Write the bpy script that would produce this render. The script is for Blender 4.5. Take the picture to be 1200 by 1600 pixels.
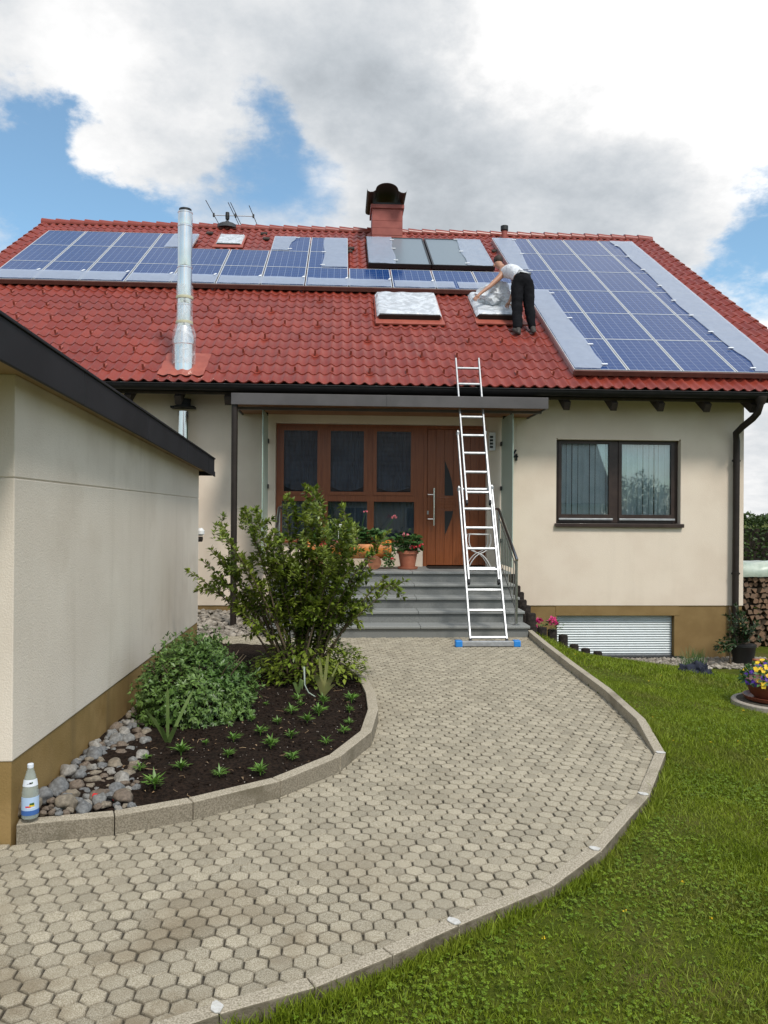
import bpy, bmesh, math, random
import numpy as np
from mathutils import Vector, Matrix, noise as mnoise
from math import sin, cos, pi, radians, sqrt, atan2, tan
random.seed(7); NR = np.random.RandomState(11)
for _o in list(bpy.data.objects): bpy.data.objects.remove(_o)
SC = bpy.context.scene
COL = SC.collection

# ------------------------------------------------------------------ camera
EYE = Vector((0, 0, 1.67)); FPX = 1206.0
YAW, PITCH, ROLL = radians(-3.2), radians(0.2), radians(0.4)
FW = Vector((-sin(YAW)*cos(PITCH), cos(YAW)*cos(PITCH), sin(PITCH)))
RT0 = Vector((cos(YAW), sin(YAW), 0)); UP0 = RT0.cross(FW)
RT = RT0*cos(ROLL)+UP0*sin(ROLL); UP = UP0*cos(ROLL)-RT0*sin(ROLL)
cam = bpy.data.objects.new('camera', bpy.data.cameras.new('camera')); COL.objects.link(cam)
cam.data.sensor_fit = 'VERTICAL'; cam.data.sensor_height = 32; cam.data.lens = FPX/1600*32
cam.data.clip_start = .05; cam.data.clip_end = 3000
m3 = Matrix((RT, UP, -FW)).transposed()
cam.matrix_world = Matrix.Translation(EYE) @ m3.to_4x4()
SC.camera = cam
SC.render.resolution_x, SC.render.resolution_y = 768, 1024

def ray(px, py): return FW + RT*((px-600)/FPX) + UP*((800-py)/FPX)
def at(px, py, y):                      # point on the vertical plane at depth y
    d = ray(px, py); return EYE + d*(y/d.y)
def gnd(px, py, z=0):                   # point on the level plane at height z
    d = ray(px, py); return EYE + d*((z-EYE.z)/d.z)
AL = radians(33.5); EY, EZ = 12.16, 3.72
SV = Vector((0, cos(AL), sin(AL))); NV = Vector((0, -sin(AL), cos(AL)))
def rp(u, v, n=0): return Vector((u, EY, EZ)) + SV*v + NV*n
def rf(px, py, n=0):                    # pixel -> (u, v) on the roof slope
    O = rp(0, 0, n); d = ray(px, py); t = (O-EYE).dot(NV)/d.dot(NV); X = EYE+d*t
    return X.x, (X-O).dot(SV)

# ------------------------------------------------------------------ node helpers
class NT:
    def __init__(s, tree): s.t = tree; s.n = tree.nodes; s.l = tree.links
    def new(s, t, **k):
        n = s.n.new(t)
        for a, b in k.items(): setattr(n, a, b)
        return n
    def put(s, sock, v):
        if hasattr(v, 'is_output') or isinstance(v, bpy.types.NodeSocket): s.l.new(v, sock)
        else: sock.default_value = v
    def math(s, op, a, b=0.0, c=None, clamp=False):
        n = s.new('ShaderNodeMath', operation=op); n.use_clamp = clamp
        s.put(n.inputs[0], a); s.put(n.inputs[1], b)
        if c is not None: s.put(n.inputs[2], c)
        return n.outputs[0]
    def mix(s, f, a, b, blend='MIX'):
        n = s.new('ShaderNodeMix', data_type='RGBA', blend_type=blend)
        s.put(n.inputs[0], f); s.put(n.inputs[6], col4(a)); s.put(n.inputs[7], col4(b)); return n.outputs[2]
    def noise(s, vec, scale, detail=4, rough=.55, out=0, dist=0):
        n = s.new('ShaderNodeTexNoise'); s.put(n.inputs['Vector'], vec)
        n.inputs['Scale'].default_value = scale; n.inputs['Detail'].default_value = detail
        n.inputs['Roughness'].default_value = rough; n.inputs['Distortion'].default_value = dist
        return n.outputs[out]
    def mr(s, v, a, b, c=0.0, d=1.0, smooth=True):
        n = s.new('ShaderNodeMapRange'); n.clamp = True
        if smooth: n.interpolation_type = 'SMOOTHSTEP'
        s.put(n.inputs[0], v)
        for i, x in enumerate((a, b, c, d)): n.inputs[1+i].default_value = x
        return n.outputs[0]
    def bump(s, h, strength, dist=.01, normal=None):
        n = s.new('ShaderNodeBump'); n.inputs['Strength'].default_value = strength; n.inputs['Distance'].default_value = dist
        s.put(n.inputs['Height'], h)
        if normal is not None: s.put(n.inputs['Normal'], normal)
        return n.outputs[0]
def col4(c):
    if isinstance(c, (tuple, list)) and len(c) == 3: return (*c, 1)
    return c

# ------------------------------------------------------------------ world: nishita blue with a cloud layer
SUN_EL, SUN_AZ = radians(52), radians(155)      # azimuth measured clockwise from +y (into the picture)
W = bpy.data.worlds.new('World'); SC.world = W; W.use_nodes = True
w = NT(W.node_tree); w.n.clear()
wo = w.new('ShaderNodeOutputWorld'); bg = w.new('ShaderNodeBackground'); w.l.new(bg.outputs[0], wo.inputs[0])
sky = w.new('ShaderNodeTexSky', sky_type='NISHITA'); sky.sun_disc = False
sky.sun_elevation = SUN_EL; sky.sun_rotation = SUN_AZ; sky.air_density = 1.0; sky.dust_density = .6; sky.ozone_density = 2.0
tc = w.new('ShaderNodeTexCoord'); nrm = w.new('ShaderNodeVectorMath', operation='NORMALIZE'); w.l.new(tc.outputs['Generated'], nrm.inputs[0])
D = nrm.outputs[0]
sep = w.new('ShaderNodeSeparateXYZ'); w.l.new(D, sep.inputs[0])
# cloud plane coordinates: flatten towards the horizon so clouds shrink with distance
zc = w.math('ADD', w.math('MAXIMUM', sep.outputs[2], 0.0), .38)
dv = w.new('ShaderNodeVectorMath', operation='SCALE'); w.l.new(D, dv.inputs[0]); w.l.new(w.math('DIVIDE', 1.0, zc), dv.inputs['Scale'])
CP = dv.outputs[0]
n1 = w.noise(CP, 2.1, 9, .58, dist=.25); n2 = w.noise(CP, 5.5, 8, .62); n3 = w.noise(CP, 1.0, 5, .5)
wn_ = w.new('ShaderNodeVectorMath', operation='SUBTRACT'); w.l.new(w.noise(CP, 3.2, 8, .62, out=1), wn_.inputs[0]); wn_.inputs[1].default_value = (.5, .5, .5)
wn2 = w.new('ShaderNodeVectorMath', operation='SCALE'); w.l.new(wn_.outputs[0], wn2.inputs[0]); wn2.inputs['Scale'].default_value = .30
DW = w.new('ShaderNodeVectorMath', operation='ADD'); w.l.new(D, DW.inputs[0]); w.l.new(wn2.outputs[0], DW.inputs[1])
def blob(px, py, rad):
    v = ray(px, py).normalized()
    d = w.new('ShaderNodeVectorMath', operation='DISTANCE'); w.l.new(DW.outputs[0], d.inputs[0]); d.inputs[1].default_value = v
    return w.mr(d.outputs['Value'], rad/1206, 0.0)
cov = w.math('ADD', w.math('MULTIPLY', n1, .9), w.math('MULTIPLY', n2, .45))
cov = w.math('ADD', cov, -.20)
for px, py, rad, amp in ((10, 235, 135, -.60), (120, 185, 85, -.30), (110, 330, 190, -.50), (210, 350, 120, -.28), (440, 190, 95, -.46), (420, 300, 110, -.30), (510, 270, 130, -.34), (1195, 395, 120, -.52), (1120, 370, 80, -.10),
                         (210, 220, 150, .34), (60, 40, 250, .30), (350, 300, 50, .16), (300, 120, 260, .30), (800, 200, 480, .5), (1000, 80, 480, .4), (1190, 500, 80, .26), (0, 365, 60, .25),
                         (1200, 720, 250, .4), (560, 80, 300, .3)):
    cov = w.math('ADD', cov, w.math('MULTIPLY', blob(px, py, rad), amp))
# overcast remainder of the sky behind the camera keeps broken cloud
mask = w.mr(cov, .24, .68)
bright = w.math('ADD', w.math('MULTIPLY', n2, .95), w.math('MULTIPLY', n3, .35)); bright = w.math('ADD', bright, -.03)
for px, py, rad, amp in ((1150, 60, 420, .75), (800, 20, 160, .55), (1020, 30, 160, .4), (1200, 130, 160, .4), (210, 240, 170, .24), (90, 60, 190, .26), (1190, 500, 120, .45), (1200, 700, 200, .12), (780, 270, 420, -.18), (480, 90, 260, -.06), (1010, 200, 280, -.22), (1040, 310, 220, -.14)):
    bright = w.math('ADD', bright, w.math('MULTIPLY', blob(px, py, rad), amp))
thin = w.mr(cov, .42, .95)             # thick middles grey, edges white
bright = w.math('SUBTRACT', bright, w.math('MULTIPLY', thin, .08))
# the sky towards the veiled sun is brighter
sd = Vector((sin(SUN_AZ)*cos(SUN_EL), cos(SUN_AZ)*cos(SUN_EL), sin(SUN_EL)))
dd = w.new('ShaderNodeVectorMath', operation='DISTANCE'); w.l.new(D, dd.inputs[0]); dd.inputs[1].default_value = sd
bright = w.math('ADD', bright, w.math('MULTIPLY', w.mr(dd.outputs['Value'], 1.1, 0.0), .9))
ccol = w.mix(w.mr(bright, .3, .9), (.86, .93, 1.0), (1.0, 1.0, 1.0))
cl = w.new('ShaderNodeVectorMath', operation='SCALE'); w.l.new(ccol, cl.inputs[0]); w.l.new(w.mr(bright, .10, 1.25, .47, 1.55, smooth=False), cl.inputs['Scale'])
cl2 = w.new('ShaderNodeVectorMath', operation='SCALE'); w.l.new(cl.outputs[0], cl2.inputs[0]); cl2.inputs['Scale'].default_value = 6.6
skyc = w.new('ShaderNodeVectorMath', operation='SCALE'); w.l.new(sky.outputs[0], skyc.inputs[0]); skyc.inputs['Scale'].default_value = 1.5
tnt = w.mix(1.0, skyc.outputs[0], (.80, 1.0, .97), 'MULTIPLY')
hz = w.mix(.10, tnt, (4.6, 5.4, 6.2))
fin = w.mix(mask, hz, cl2.outputs[0])
w.l.new(fin, bg.inputs[0]); bg.inputs[1].default_value = .10

sun = bpy.data.objects.new('sun', bpy.data.lights.new('sun', 'SUN')); COL.objects.link(sun)
sun.data.energy = 2.2; sun.data.angle = radians(11); sun.data.color = (1, .95, .87)
sun.rotation_euler = (-sd).to_track_quat('-Z', 'Y').to_euler()
vs = SC.view_settings; vs.view_transform = 'Standard'; vs.look = 'None'; vs.gamma = 1; vs.use_curve_mapping = False; vs.exposure = 0.33

# ------------------------------------------------------------------ materials
def mat(name, c1, c2=None, rough=.7, scale=8, detail=5, bump=0, bscale=60, bdist=.01, spec=.5, metal=0, coord='Object', island=0, coat=0, trans=0, lo=.35, hi=.65, c3=None, s3=.7, alpha=1, rvar=0):
    m = bpy.data.materials.new(name); m.use_nodes = True; t = NT(m.node_tree)
    b = t.n['Principled BSDF']; tcn = t.new('ShaderNodeTexCoord'); V = tcn.outputs[coord]
    c = col4(c1)
    if c2 is not None: c = t.mix(t.mr(t.noise(V, scale, detail), lo, hi), c1, c2)
    if c3 is not None: c = t.mix(t.mr(t.noise(V, s3, 4), .52, .75), c, c3)
    if island:
        g = t.new('ShaderNodeNewGeometry'); h = t.new('ShaderNodeHueSaturation'); t.put(h.inputs['Color'], c)
        rr = g.outputs['Random Per Island']
        t.put(h.inputs['Value'], t.mr(rr, 0, 1, 1-island, 1+island, smooth=False)); c = h.outputs[0]
    t.put(b.inputs['Base Color'], c); b.inputs['Roughness'].default_value = rough; b.inputs['Metallic'].default_value = metal
    if rvar: t.put(b.inputs['Roughness'], t.mr(t.noise(V, scale*.6, 5), .3, .7, rough-rvar, rough+rvar))
    b.inputs['Specular IOR Level'].default_value = spec; b.inputs['Coat Weight'].default_value = coat; b.inputs['Coat Roughness'].default_value = .08
    if alpha < 1: b.inputs['Alpha'].default_value = alpha
    if bump: t.put(b.inputs['Normal'], t.bump(t.noise(V, bscale, 6), bump, bdist))
    if trans:
        o = t.n['Material Output']; tr = t.new('ShaderNodeBsdfTranslucent'); t.put(tr.inputs[0], c); mx = t.new('ShaderNodeMixShader'); mx.inputs[0].default_value = trans
        t.l.new(b.outputs[0], mx.inputs[1]); t.l.new(tr.outputs[0], mx.inputs[2]); t.l.new(mx.outputs[0], o.inputs[0])
    m['nt'] = 1
    return m
M = {}
M['stucco'] = mat('cream_stucco', (.72, .60, .485), (.78, .665, .545), .9, 1.2, 6, .35, 95, .010, .25)
M['stucco_old'] = mat('garage_stucco', (.66, .58, .485), (.73, .65, .55), .92, .9, 7, .34, 110, .009, .2, c3=(.63, .55, .455), s3=1.6)
def streaks(m, amt, col):
    t = NT(m.node_tree); b = t.n['Principled BSDF']; src = b.inputs['Base Color'].links[0].from_socket
    tc = t.new('ShaderNodeTexCoord'); mp = t.new('ShaderNodeMapping'); t.l.new(tc.outputs['Object'], mp.inputs[0]); mp.inputs['Scale'].default_value = (5, 5, .35)
    f = t.math('MULTIPLY', t.mr(t.noise(mp.outputs[0], 1, 6, .6), .50, .78), amt)
    f2 = t.math('MULTIPLY', t.mr(t.noise(tc.outputs['Object'], 9, 6, .7), .60, .72), amt*.6)
    t.put(b.inputs['Base Color'], t.mix(t.math('ADD', f, f2, clamp=True), src, col))
streaks(M['stucco_old'], .26, (.42, .36, .28)); streaks(M['stucco'], .10, (.48, .40, .31))
M['plinth'] = mat('ochre_plinth', (.215, .138, .056), (.26, .172, .073), .9, 2.5, 6, .3, 120, .008, .2)
M['plinth2'] = mat('garage_plinth', (.25, .165, .062), (.305, .202, .082), .9, 3.5, 6, .35, 90, .008, .2, c3=(.22, .135, .045), s3=2.5)
streaks(M['plinth2'], .5, (.13, .09, .045))
M['fascia'] = mat('anthracite_sheet', (.014, .014, .016), (.020, .020, .023), .6, 3, 4, .05, 4, .01, .25)
M['canopyfascia'] = mat('grey_sheet', (.070, .063, .062), (.092, .083, .082), .5, 2, 4, .05, 5, .01)
M['gutter'] = mat('dark_metal', (.009, .009, .009), (.014, .013, .013), .6, 6, 4, spec=.25)
M['pipe'] = mat('brown_metal', (.020, .014, .011), (.028, .020, .016), .55, 6, 4, spec=.3)
M['rafter'] = mat('dark_timber', (.028, .019, .014), (.045, .03, .022), .8, 12, 4)
M['soffit'] = mat('pine_soffit', (.24, .10, .045), (.32, .145, .065), .55, 3, 4)
M['alu'] = mat('aluminium', (.34, .35, .36), (.42, .43, .44), .42, 20, 3, metal=.45, rvar=.06)
M['steel'] = mat('stainless_steel', (.74, .72, .69), (.82, .80, .77), .17, 3, 4, metal=1, rvar=.05)
M['railsteel'] = mat('brushed_steel', (.38, .38, .38), (.48, .48, .48), .28, 30, 3, metal=1)
M['galv'] = mat('galvanised', (.5, .51, .52), (.6, .6, .61), .4, 14, 4, metal=.8)
M['bluecap'] = mat('blue_plastic', (.02, .22, .62), None, .4)
M['wood'] = None
M['white'] = mat('white_paint', (.75, .75, .74), None, .45)
M['shutter'] = mat('shutter_slats', (.60, .65, .66), (.64, .69, .70), .42, 5, 3)
M['winframe'] = mat('dark_brown_frame', (.030, .016, .012), (.042, .024, .018), .4, 8, 4)
M['curtain'] = mat('sheer_curtain', (.66, .74, .79), (.76, .82, .86), .9, 4, 3, trans=.05)
M['lace'] = mat('lace_curtain', (.26, .31, .39), (.40, .46, .55), .9, 2.5, 2)
M['room'] = mat('room_dark', (.05, .045, .042), None, .9)
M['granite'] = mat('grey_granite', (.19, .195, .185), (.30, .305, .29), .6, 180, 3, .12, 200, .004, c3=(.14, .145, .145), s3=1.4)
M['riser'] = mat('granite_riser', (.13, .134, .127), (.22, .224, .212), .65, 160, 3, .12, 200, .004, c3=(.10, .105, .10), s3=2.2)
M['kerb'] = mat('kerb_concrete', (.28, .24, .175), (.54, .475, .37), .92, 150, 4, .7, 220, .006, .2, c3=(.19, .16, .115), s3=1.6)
M['kerbfront'] = mat('kerb_front_shaded', (.17, .145, .105), (.30, .26, .20), .95, 120, 5, .6, 160, .006, .2, c3=(.13, .11, .075), s3=3)  # darker copy of the kerb concrete, front face shade painted into the colour
M['kerbside'] = mat('kerb_side_shaded_weathered', (.115, .095, .065), (.20, .17, .125), .95, 14, 6, .6, 90, .008, .2, c3=(.055, .055, .03), s3=6)  # outer kerb face: shade painted into the base tone, plus brown-green stains
M['mortar'] = mat('white_mortar', (.62, .61, .58), (.52, .50, .46), .9, 60, 3, .3, 120, .005)
M['joint'] = mat('joint_sand', (.034, .029, .021), (.085, .072, .052), .95, 30, 5, .4, 120, .01)
M['soil'] = mat('dark_soil', (.012, .0072, .0048), (.034, .021, .014), .95, 45, 7, 1.0, 70, .03, .15)
M['litter'] = mat('dry_litter', (.20, .12, .06), (.30, .21, .12), .9, 20, 3, island=.4)
M['stone'] = mat('river_stone', (.24, .215, .185), (.36, .33, .29), .75, 9, 6, .25, 60, .006, .35, island=0)
M['gravel'] = mat('gravel', (.21, .18, .145), (.33, .295, .25), .8, 9, 6, .2, 60, .006, .3, island=.35)
M['terra'] = mat('terracotta', (.34, .105, .055), (.40, .14, .075), .65, 7, 5, .06, 60)
M['terradark'] = mat('brown_plastic_pot', (.20, .055, .03), (.25, .075, .04), .4, 5, 3)
M['logorange'] = mat('varnished_log', (.50, .16, .03), (.64, .24, .055), .25, 5, 6, .1, 20, .01, coat=.5)
M['logdark'] = mat('log_end', (.20, .07, .03), (.28, .11, .05), .6, 20, 5)
M['pot'] = mat('black_pot', (.012, .012, .012), None, .5)
M['palis'] = mat('dark_palisade', (.018, .014, .012), (.034, .027, .022), .9, 25, 5, .4, 60, .008, .2)
M['bark'] = mat('bark', (.085, .06, .036), (.13, .095, .06), .9, 30, 5, .5, 60)
M['leaf'] = mat('laurel_leaf', (.115, .175, .018), (.205, .255, .034), .42, 3.2, 3, island=.5, trans=.3, spec=.4)
M['leafy'] = mat('young_leaf', (.24, .29, .05), (.17, .23, .035), .4, 4, 3, island=.35, trans=.25)
M['peony'] = mat('peony_leaf', (.070, .140, .026), (.130, .215, .050), .42, 4, 3, island=.4, trans=.22)
M['seedl'] = mat('seedling_leaf', (.12, .25, .035), (.17, .31, .055), .45, 9, 3, island=.3, trans=.25)
M['blade'] = mat('blade_leaf', (.13, .21, .055), (.18, .26, .085), .4, 9, 3, island=.2, trans=.2)
M['yblade'] = mat('yellowing_leaf', (.32, .31, .12), (.22, .26, .08), .5, 12, 3, island=.2, trans=.2)
M['geran'] = mat('geranium_leaf', (.042, .11, .024), (.07, .15, .035), .5, 9, 3, island=.35, trans=.18)
M['darkleaf'] = mat('dark_leaf', (.022, .052, .015), (.04, .078, .024), .45, 3, 3, island=.4, trans=.15)
M['hedge'] = mat('hedge_leaf', (.034, .066, .015), (.060, .098, .022), .5, 1.2, 3, island=.45, trans=.18)
M['grass'] = mat('grass_blade', (.165, .225, .012), (.230, .290, .022), .55, 1.7, 4, island=.4, trans=.35, c3=(.21, .20, .045), s3=.9, spec=.3)
M['clover'] = mat('clover_leaf', (.125, .205, .012), (.180, .260, .018), .5, 3, 4, island=.3, trans=.25, spec=.3)
M['lawn'] = mat('lawn_ground', (.060, .078, .009), (.095, .108, .014), .95, 9, 7, .8, 80, .02, .1, c3=(.12, .095, .035), s3=1.1)
M['pink'] = mat('pink_petal', (.62, .16, .20), (.75, .28, .30), .5, 30, 3, island=.25, trans=.15)
M['red'] = mat('red_petal', (.55, .035, .05), (.70, .07, .09), .5, 30, 3, island=.25, trans=.15)
M['magenta'] = mat('magenta_petal', (.55, .03, .16), (.66, .06, .24), .5, 30, 3, island=.25, trans=.15)
M['lilac'] = mat('lilac_petal', (.56, .20, .50), None, .5, island=.25, trans=.15)
M['yellow'] = mat('yellow_petal', (.80, .50, .01), (.85, .60, .03), .5, 30, 3, island=.2, trans=.12)
M['purple'] = mat('purple_petal', (.060, .018, .22), (.10, .03, .32), .5, 30, 3, island=.35, trans=.1)
M['slab'] = mat('round_slab', (.34, .29, .235), (.42, .37, .305), .85, 60, 4, .3, 120, .005)
M['cloth'] = mat('navy_cloth', (.006, .008, .020), (.014, .018, .036), .8, 20, 4)
M['tarp'] = mat('green_tarp', (.36, .43, .36), (.52, .58, .50), .35, 4, 4, .2, 9, .03)
M['woodend'] = mat('log_cut', (.15, .085, .050), (.26, .155, .095), .85, 22, 4, .3, 60, island=0)
M['skin'] = mat('skin', (.40, .20, .125), (.46, .24, .155), .5, 12, 3)
M['hair'] = mat('hair', (.025, .015, .010), (.04, .025, .017), .7, 60, 3)
M['tank'] = mat('white_cotton', (.74, .75, .77), (.60, .61, .64), .85, 9, 4, .7, 13, .05)
M['trousers'] = mat('black_workwear', (.0045, .0045, .006), (.009, .009, .011), .9, 9, 4, .5, 16, .03, spec=.15)
M['boot'] = mat('work_boot', (.035, .028, .024), (.06, .05, .042), .7, 20, 3)
M['black'] = mat('black', (.010, .010, .010), None, .5)
M['chim'] = mat('chimney_cladding', (.27, .060, .045), (.32, .078, .058), .62, 4, 4)
M['hood'] = mat('chimney_hood', (.040, .024, .018), (.055, .034, .026), .6, 4, 4, spec=.2)
M['flash'] = mat('red_flashing', (.30, .066, .042), (.36, .09, .058), .5, 5, 4, .2, 8, .02)
M['rail_brown'] = mat('mounting_rail', (.12, .045, .035), (.15, .06, .045), .5, 6, 3)
M['pvframe'] = mat('panel_frame', (.66, .67, .68), (.72, .73, .74), .38, 10, 3, metal=.4)
M['darkframe'] = mat('collector_frame', (.02, .02, .022), None, .4)
M['tape'] = mat('white_tape', (.78, .79, .80), None, .5)
M['rubber'] = mat('grey_boot', (.05, .052, .055), None, .6)
M['redtool'] = mat('red_handle', (.60, .02, .025), None, .4)
M['label'] = mat('paper_label_blue', (.42, .56, .76), None, .5)
M['labelw'] = mat('paper_label_white', (.70, .74, .80), None, .5)
M['labelb'] = mat('paper_label_navy', (.04, .12, .36), None, .5)
M['plaster_w'] = mat('neighbour_plaster', (.66, .63, .56), None, .9)
M['nroof'] = mat('neighbour_tiles', (.085, .068, .066), (.12, .095, .088), .7, 3, 4)

def special():
    # door timber: vertical grain
    def grain(name, a, b_, vert=True, rough=.34):
        m = bpy.data.materials.new(name); m.use_nodes = True; t = NT(m.node_tree); b = t.n['Principled BSDF']
        tc = t.new('ShaderNodeTexCoord'); mp = t.new('ShaderNodeMapping'); t.l.new(tc.outputs['Object'], mp.inputs[0])
        mp.inputs['Scale'].default_value = (60, 60, 2.2) if vert else (2.2, 60, 60)
        f = t.mr(t.noise(mp.outputs[0], 1, 6, .6, dist=.4), .3, .7)
        t.put(b.inputs['Base Color'], t.mix(f, a, b_)); b.inputs['Roughness'].default_value = rough; b.inputs['Coat Weight'].default_value = .25
        t.put(b.inputs['Normal'], t.bump(f, .08, .003)); return m
    M['wood'] = grain('mahogany_vertical', (.190, .050, .013), (.275, .082, .025))
    M['woodh'] = grain('mahogany_horizontal', (.190, .050, .013), (.275, .082, .025), False)
    # window glass: fresnel mix of clear and mirror
    def glass(name, tint, ior=1.5, rough=0.0, extra=0.06):
        m = bpy.data.materials.new(name); m.use_nodes = True; t = NT(m.node_tree); t.n.remove(t.n['Principled BSDF'])
        o = t.n['Material Output']; fr = t.new('ShaderNodeFresnel'); fr.inputs[0].default_value = ior
        tr = t.new('ShaderNodeBsdfTransparent'); tr.inputs[0].default_value = (*tint, 1); gl = t.new('ShaderNodeBsdfGlossy'); gl.inputs['Roughness'].default_value = rough
        mx = t.new('ShaderNodeMixShader'); t.put(mx.inputs[0], t.math('ADD', fr.outputs[0], extra, clamp=True)); t.l.new(tr.outputs[0], mx.inputs[1]); t.l.new(gl.outputs[0], mx.inputs[2]); t.l.new(mx.outputs[0], o.inputs[0]); return m
    M['glass'] = glass('window_glass', (.93, .97, .97), 1.5, 0.0, .09)
    M['dglass'] = glass('tinted_glass', (.62, .66, .68), 1.5, 0.0, .07)
    M['bottle'] = mat('bottle_glass', (.50, .57, .53), None, .08, alpha=.42, spec=.7) if True else glass('bottle_glass', (.93, .96, .94), 1.4, .02, .04)
    # milky screen glass
    m = bpy.data.materials.new('satin_glass'); m.use_nodes = True; t = NT(m.node_tree); b = t.n['Principled BSDF']
    b.inputs['Base Color'].default_value = (.44, .56, .48, 1); b.inputs['Roughness'].default_value = .3; b.inputs['Alpha'].default_value = .82; M['satin'] = m
    # photovoltaic cells, panel-local metres
    m = bpy.data.materials.new('solar_cells'); m.use_nodes = True; t = NT(m.node_tree); b = t.n['Principled BSDF']
    tc = t.new('ShaderNodeTexCoord'); sp = t.new('ShaderNodeSeparateXYZ'); t.l.new(tc.outputs['UV'], sp.inputs[0])
    def line(v, n, wd):
        f = t.math('FRACT', t.math('MULTIPLY', v, n)); d = t.math('ABSOLUTE', t.math('SUBTRACT', f, .5)); return t.math('GREATER_THAN', d, .5-wd)
    g = t.math('MAXIMUM', line(sp.outputs[0], 6, .030), t.math('MULTIPLY', line(sp.outputs[1], 10, .030), .7))
    bus = t.math('MULTIPLY', line(sp.outputs[0], 18, .05), .18)
    vo = t.new('ShaderNodeTexVoronoi'); t.l.new(tc.outputs['Object'], vo.inputs['Vector']); vo.inputs['Scale'].default_value = 55
    oi = t.new('ShaderNodeObjectInfo')
    c = t.mix(vo.outputs['Color'], (.007, .030, .125), (.013, .058, .195))
    c = t.mix(t.math('MULTIPLY', oi.outputs['Random'], .35), c, (.008, .048, .185))
    c = t.mix(bus, c, (.20, .25, .36)); c = t.mix(t.math('MULTIPLY', g, .6), c, (.28, .34, .46))
    t.put(b.inputs['Base Color'], c); b.inputs['Roughness'].default_value = .12; b.inputs['IOR'].default_value = 1.36; M['pv'] = m
    m = bpy.data.materials.new('collector_glass'); m.use_nodes = True; t = NT(m.node_tree); b = t.n['Principled BSDF']
    b.inputs['Base Color'].default_value = (.17, .215, .25, 1); b.inputs['Roughness'].default_value = .3; b.inputs['Specular IOR Level'].default_value = .7; M['coll'] = m
    # plastic film
    m = bpy.data.materials.new('plastic_film'); m.use_nodes = True; t = NT(m.node_tree); b = t.n['Principled BSDF']
    tc = t.new('ShaderNodeTexCoord'); nz = t.noise(tc.outputs['Object'], 5, 6, .6, dist=1.2)
    b.inputs['Base Color'].default_value = (.40, .455, .56, 1); b.inputs['Roughness'].default_value = .3
    t.put(b.inputs['Alpha'], t.mr(nz, .3, .7, .63, .70)); t.put(b.inputs['Normal'], t.bump(t.noise(tc.outputs['Object'], 2.2, 3, .5, dist=.8), .25, .03)); M['film'] = m
    m = bpy.data.materials.new('crumpled_film'); m.use_nodes = True; t = NT(m.node_tree); b = t.n['Principled BSDF']
    tc = t.new('ShaderNodeTexCoord'); nz = t.noise(tc.outputs['Object'], 3.2, 3, .5, dist=2.0)
    b.inputs['Base Color'].default_value = (.68, .71, .75, 1); b.inputs['Roughness'].default_value = .22
    t.put(b.inputs['Alpha'], t.mr(nz, .36, .62, .68, .96)); t.put(b.inputs['Normal'], t.bump(t.noise(tc.outputs['Object'], 6, 4, .55, dist=1.5), .6, .05)); M['wrap'] = m
    m = bpy.data.materials.new('clear_film'); m.use_nodes = True; t = NT(m.node_tree); b = t.n['Principled BSDF']; tc = t.new('ShaderNodeTexCoord')
    b.inputs['Base Color'].default_value = (.85, .88, .92, 1); b.inputs['Roughness'].default_value = .15; nz = t.noise(tc.outputs['Object'], 6, 3, .5, dist=2.0)
    t.put(b.inputs['Alpha'], t.mr(nz, .4, .7, .10, .45)); t.put(b.inputs['Normal'], t.bump(nz, .4, .03)); M['clear'] = m
    # roof tile
    m = bpy.data.materials.new('red_roof_tile'); m.use_nodes = True; t = NT(m.node_tree); b = t.n['Principled BSDF']
    tc = t.new('ShaderNodeTexCoord'); mp = t.new('ShaderNodeVectorMath', operation='DIVIDE'); t.l.new(tc.outputs['UV'], mp.inputs[0]); mp.inputs[1].default_value = (.36, .36, 1)
    fl = t.new('ShaderNodeVectorMath', operation='FLOOR'); t.l.new(mp.outputs[0], fl.inputs[0]); wn = t.new('ShaderNodeTexWhiteNoise', noise_dimensions='2D'); t.l.new(fl.outputs[0], wn.inputs[0])
    c = t.mix(wn.outputs[0], (.205, .029, .017), (.270, .045, .026))
    c = t.mix(t.mr(t.noise(tc.outputs['UV'], 1.3, 7, .65), .42, .72), c, (.185, .033, .022))
    c = t.mix(t.math('MULTIPLY', t.mr(t.noise(tc.outputs['UV'], 9, 6, .7), .62, .72), .4), c, (.11, .040, .028))
    c = t.mix(t.mr(t.noise(tc.outputs['UV'], 24, 4), .56, .8), c, (.30, .085, .065))
    t.put(b.inputs['Base Color'], c); b.inputs['Roughness'].default_value = .33; b.inputs['Specular IOR Level'].default_value = .5
    t.put(b.inputs['Normal'], t.bump(t.noise(tc.outputs['UV'], 40, 5), .15, .004)); M['tile'] = m
    # paver: per-stone tone, speckled aggregate, soaking stains
    m = bpy.data.materials.new('hexagon_paver'); m.use_nodes = True; t = NT(m.node_tree); b = t.n['Principled BSDF']
    tc = t.new('ShaderNodeTexCoord'); V = tc.outputs['Object']; g = t.new('ShaderNodeNewGeometry')
    c = t.mix(t.mr(t.noise(V, 230, 3, .7), .38, .66), (.265, .225, .155), (.56, .50, .385))
    vo = t.new('ShaderNodeTexVoronoi'); t.l.new(V, vo.inputs['Vector']); vo.inputs['Scale'].default_value = 170
    c = t.mix(t.mr(vo.outputs['Distance'], .28, .12), c, (.62, .56, .46))
    h = t.new('ShaderNodeHueSaturation'); t.put(h.inputs['Color'], c); t.put(h.inputs['Value'], t.mr(g.outputs['Random Per Island'], 0, 1, .80, 1.12, smooth=False)); c = h.outputs[0]
    st = t.noise(V, 1.25, 7, .62, dist=.6); sp = t.new('ShaderNodeSeparateXYZ'); t.l.new(V, sp.inputs[0])
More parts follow.
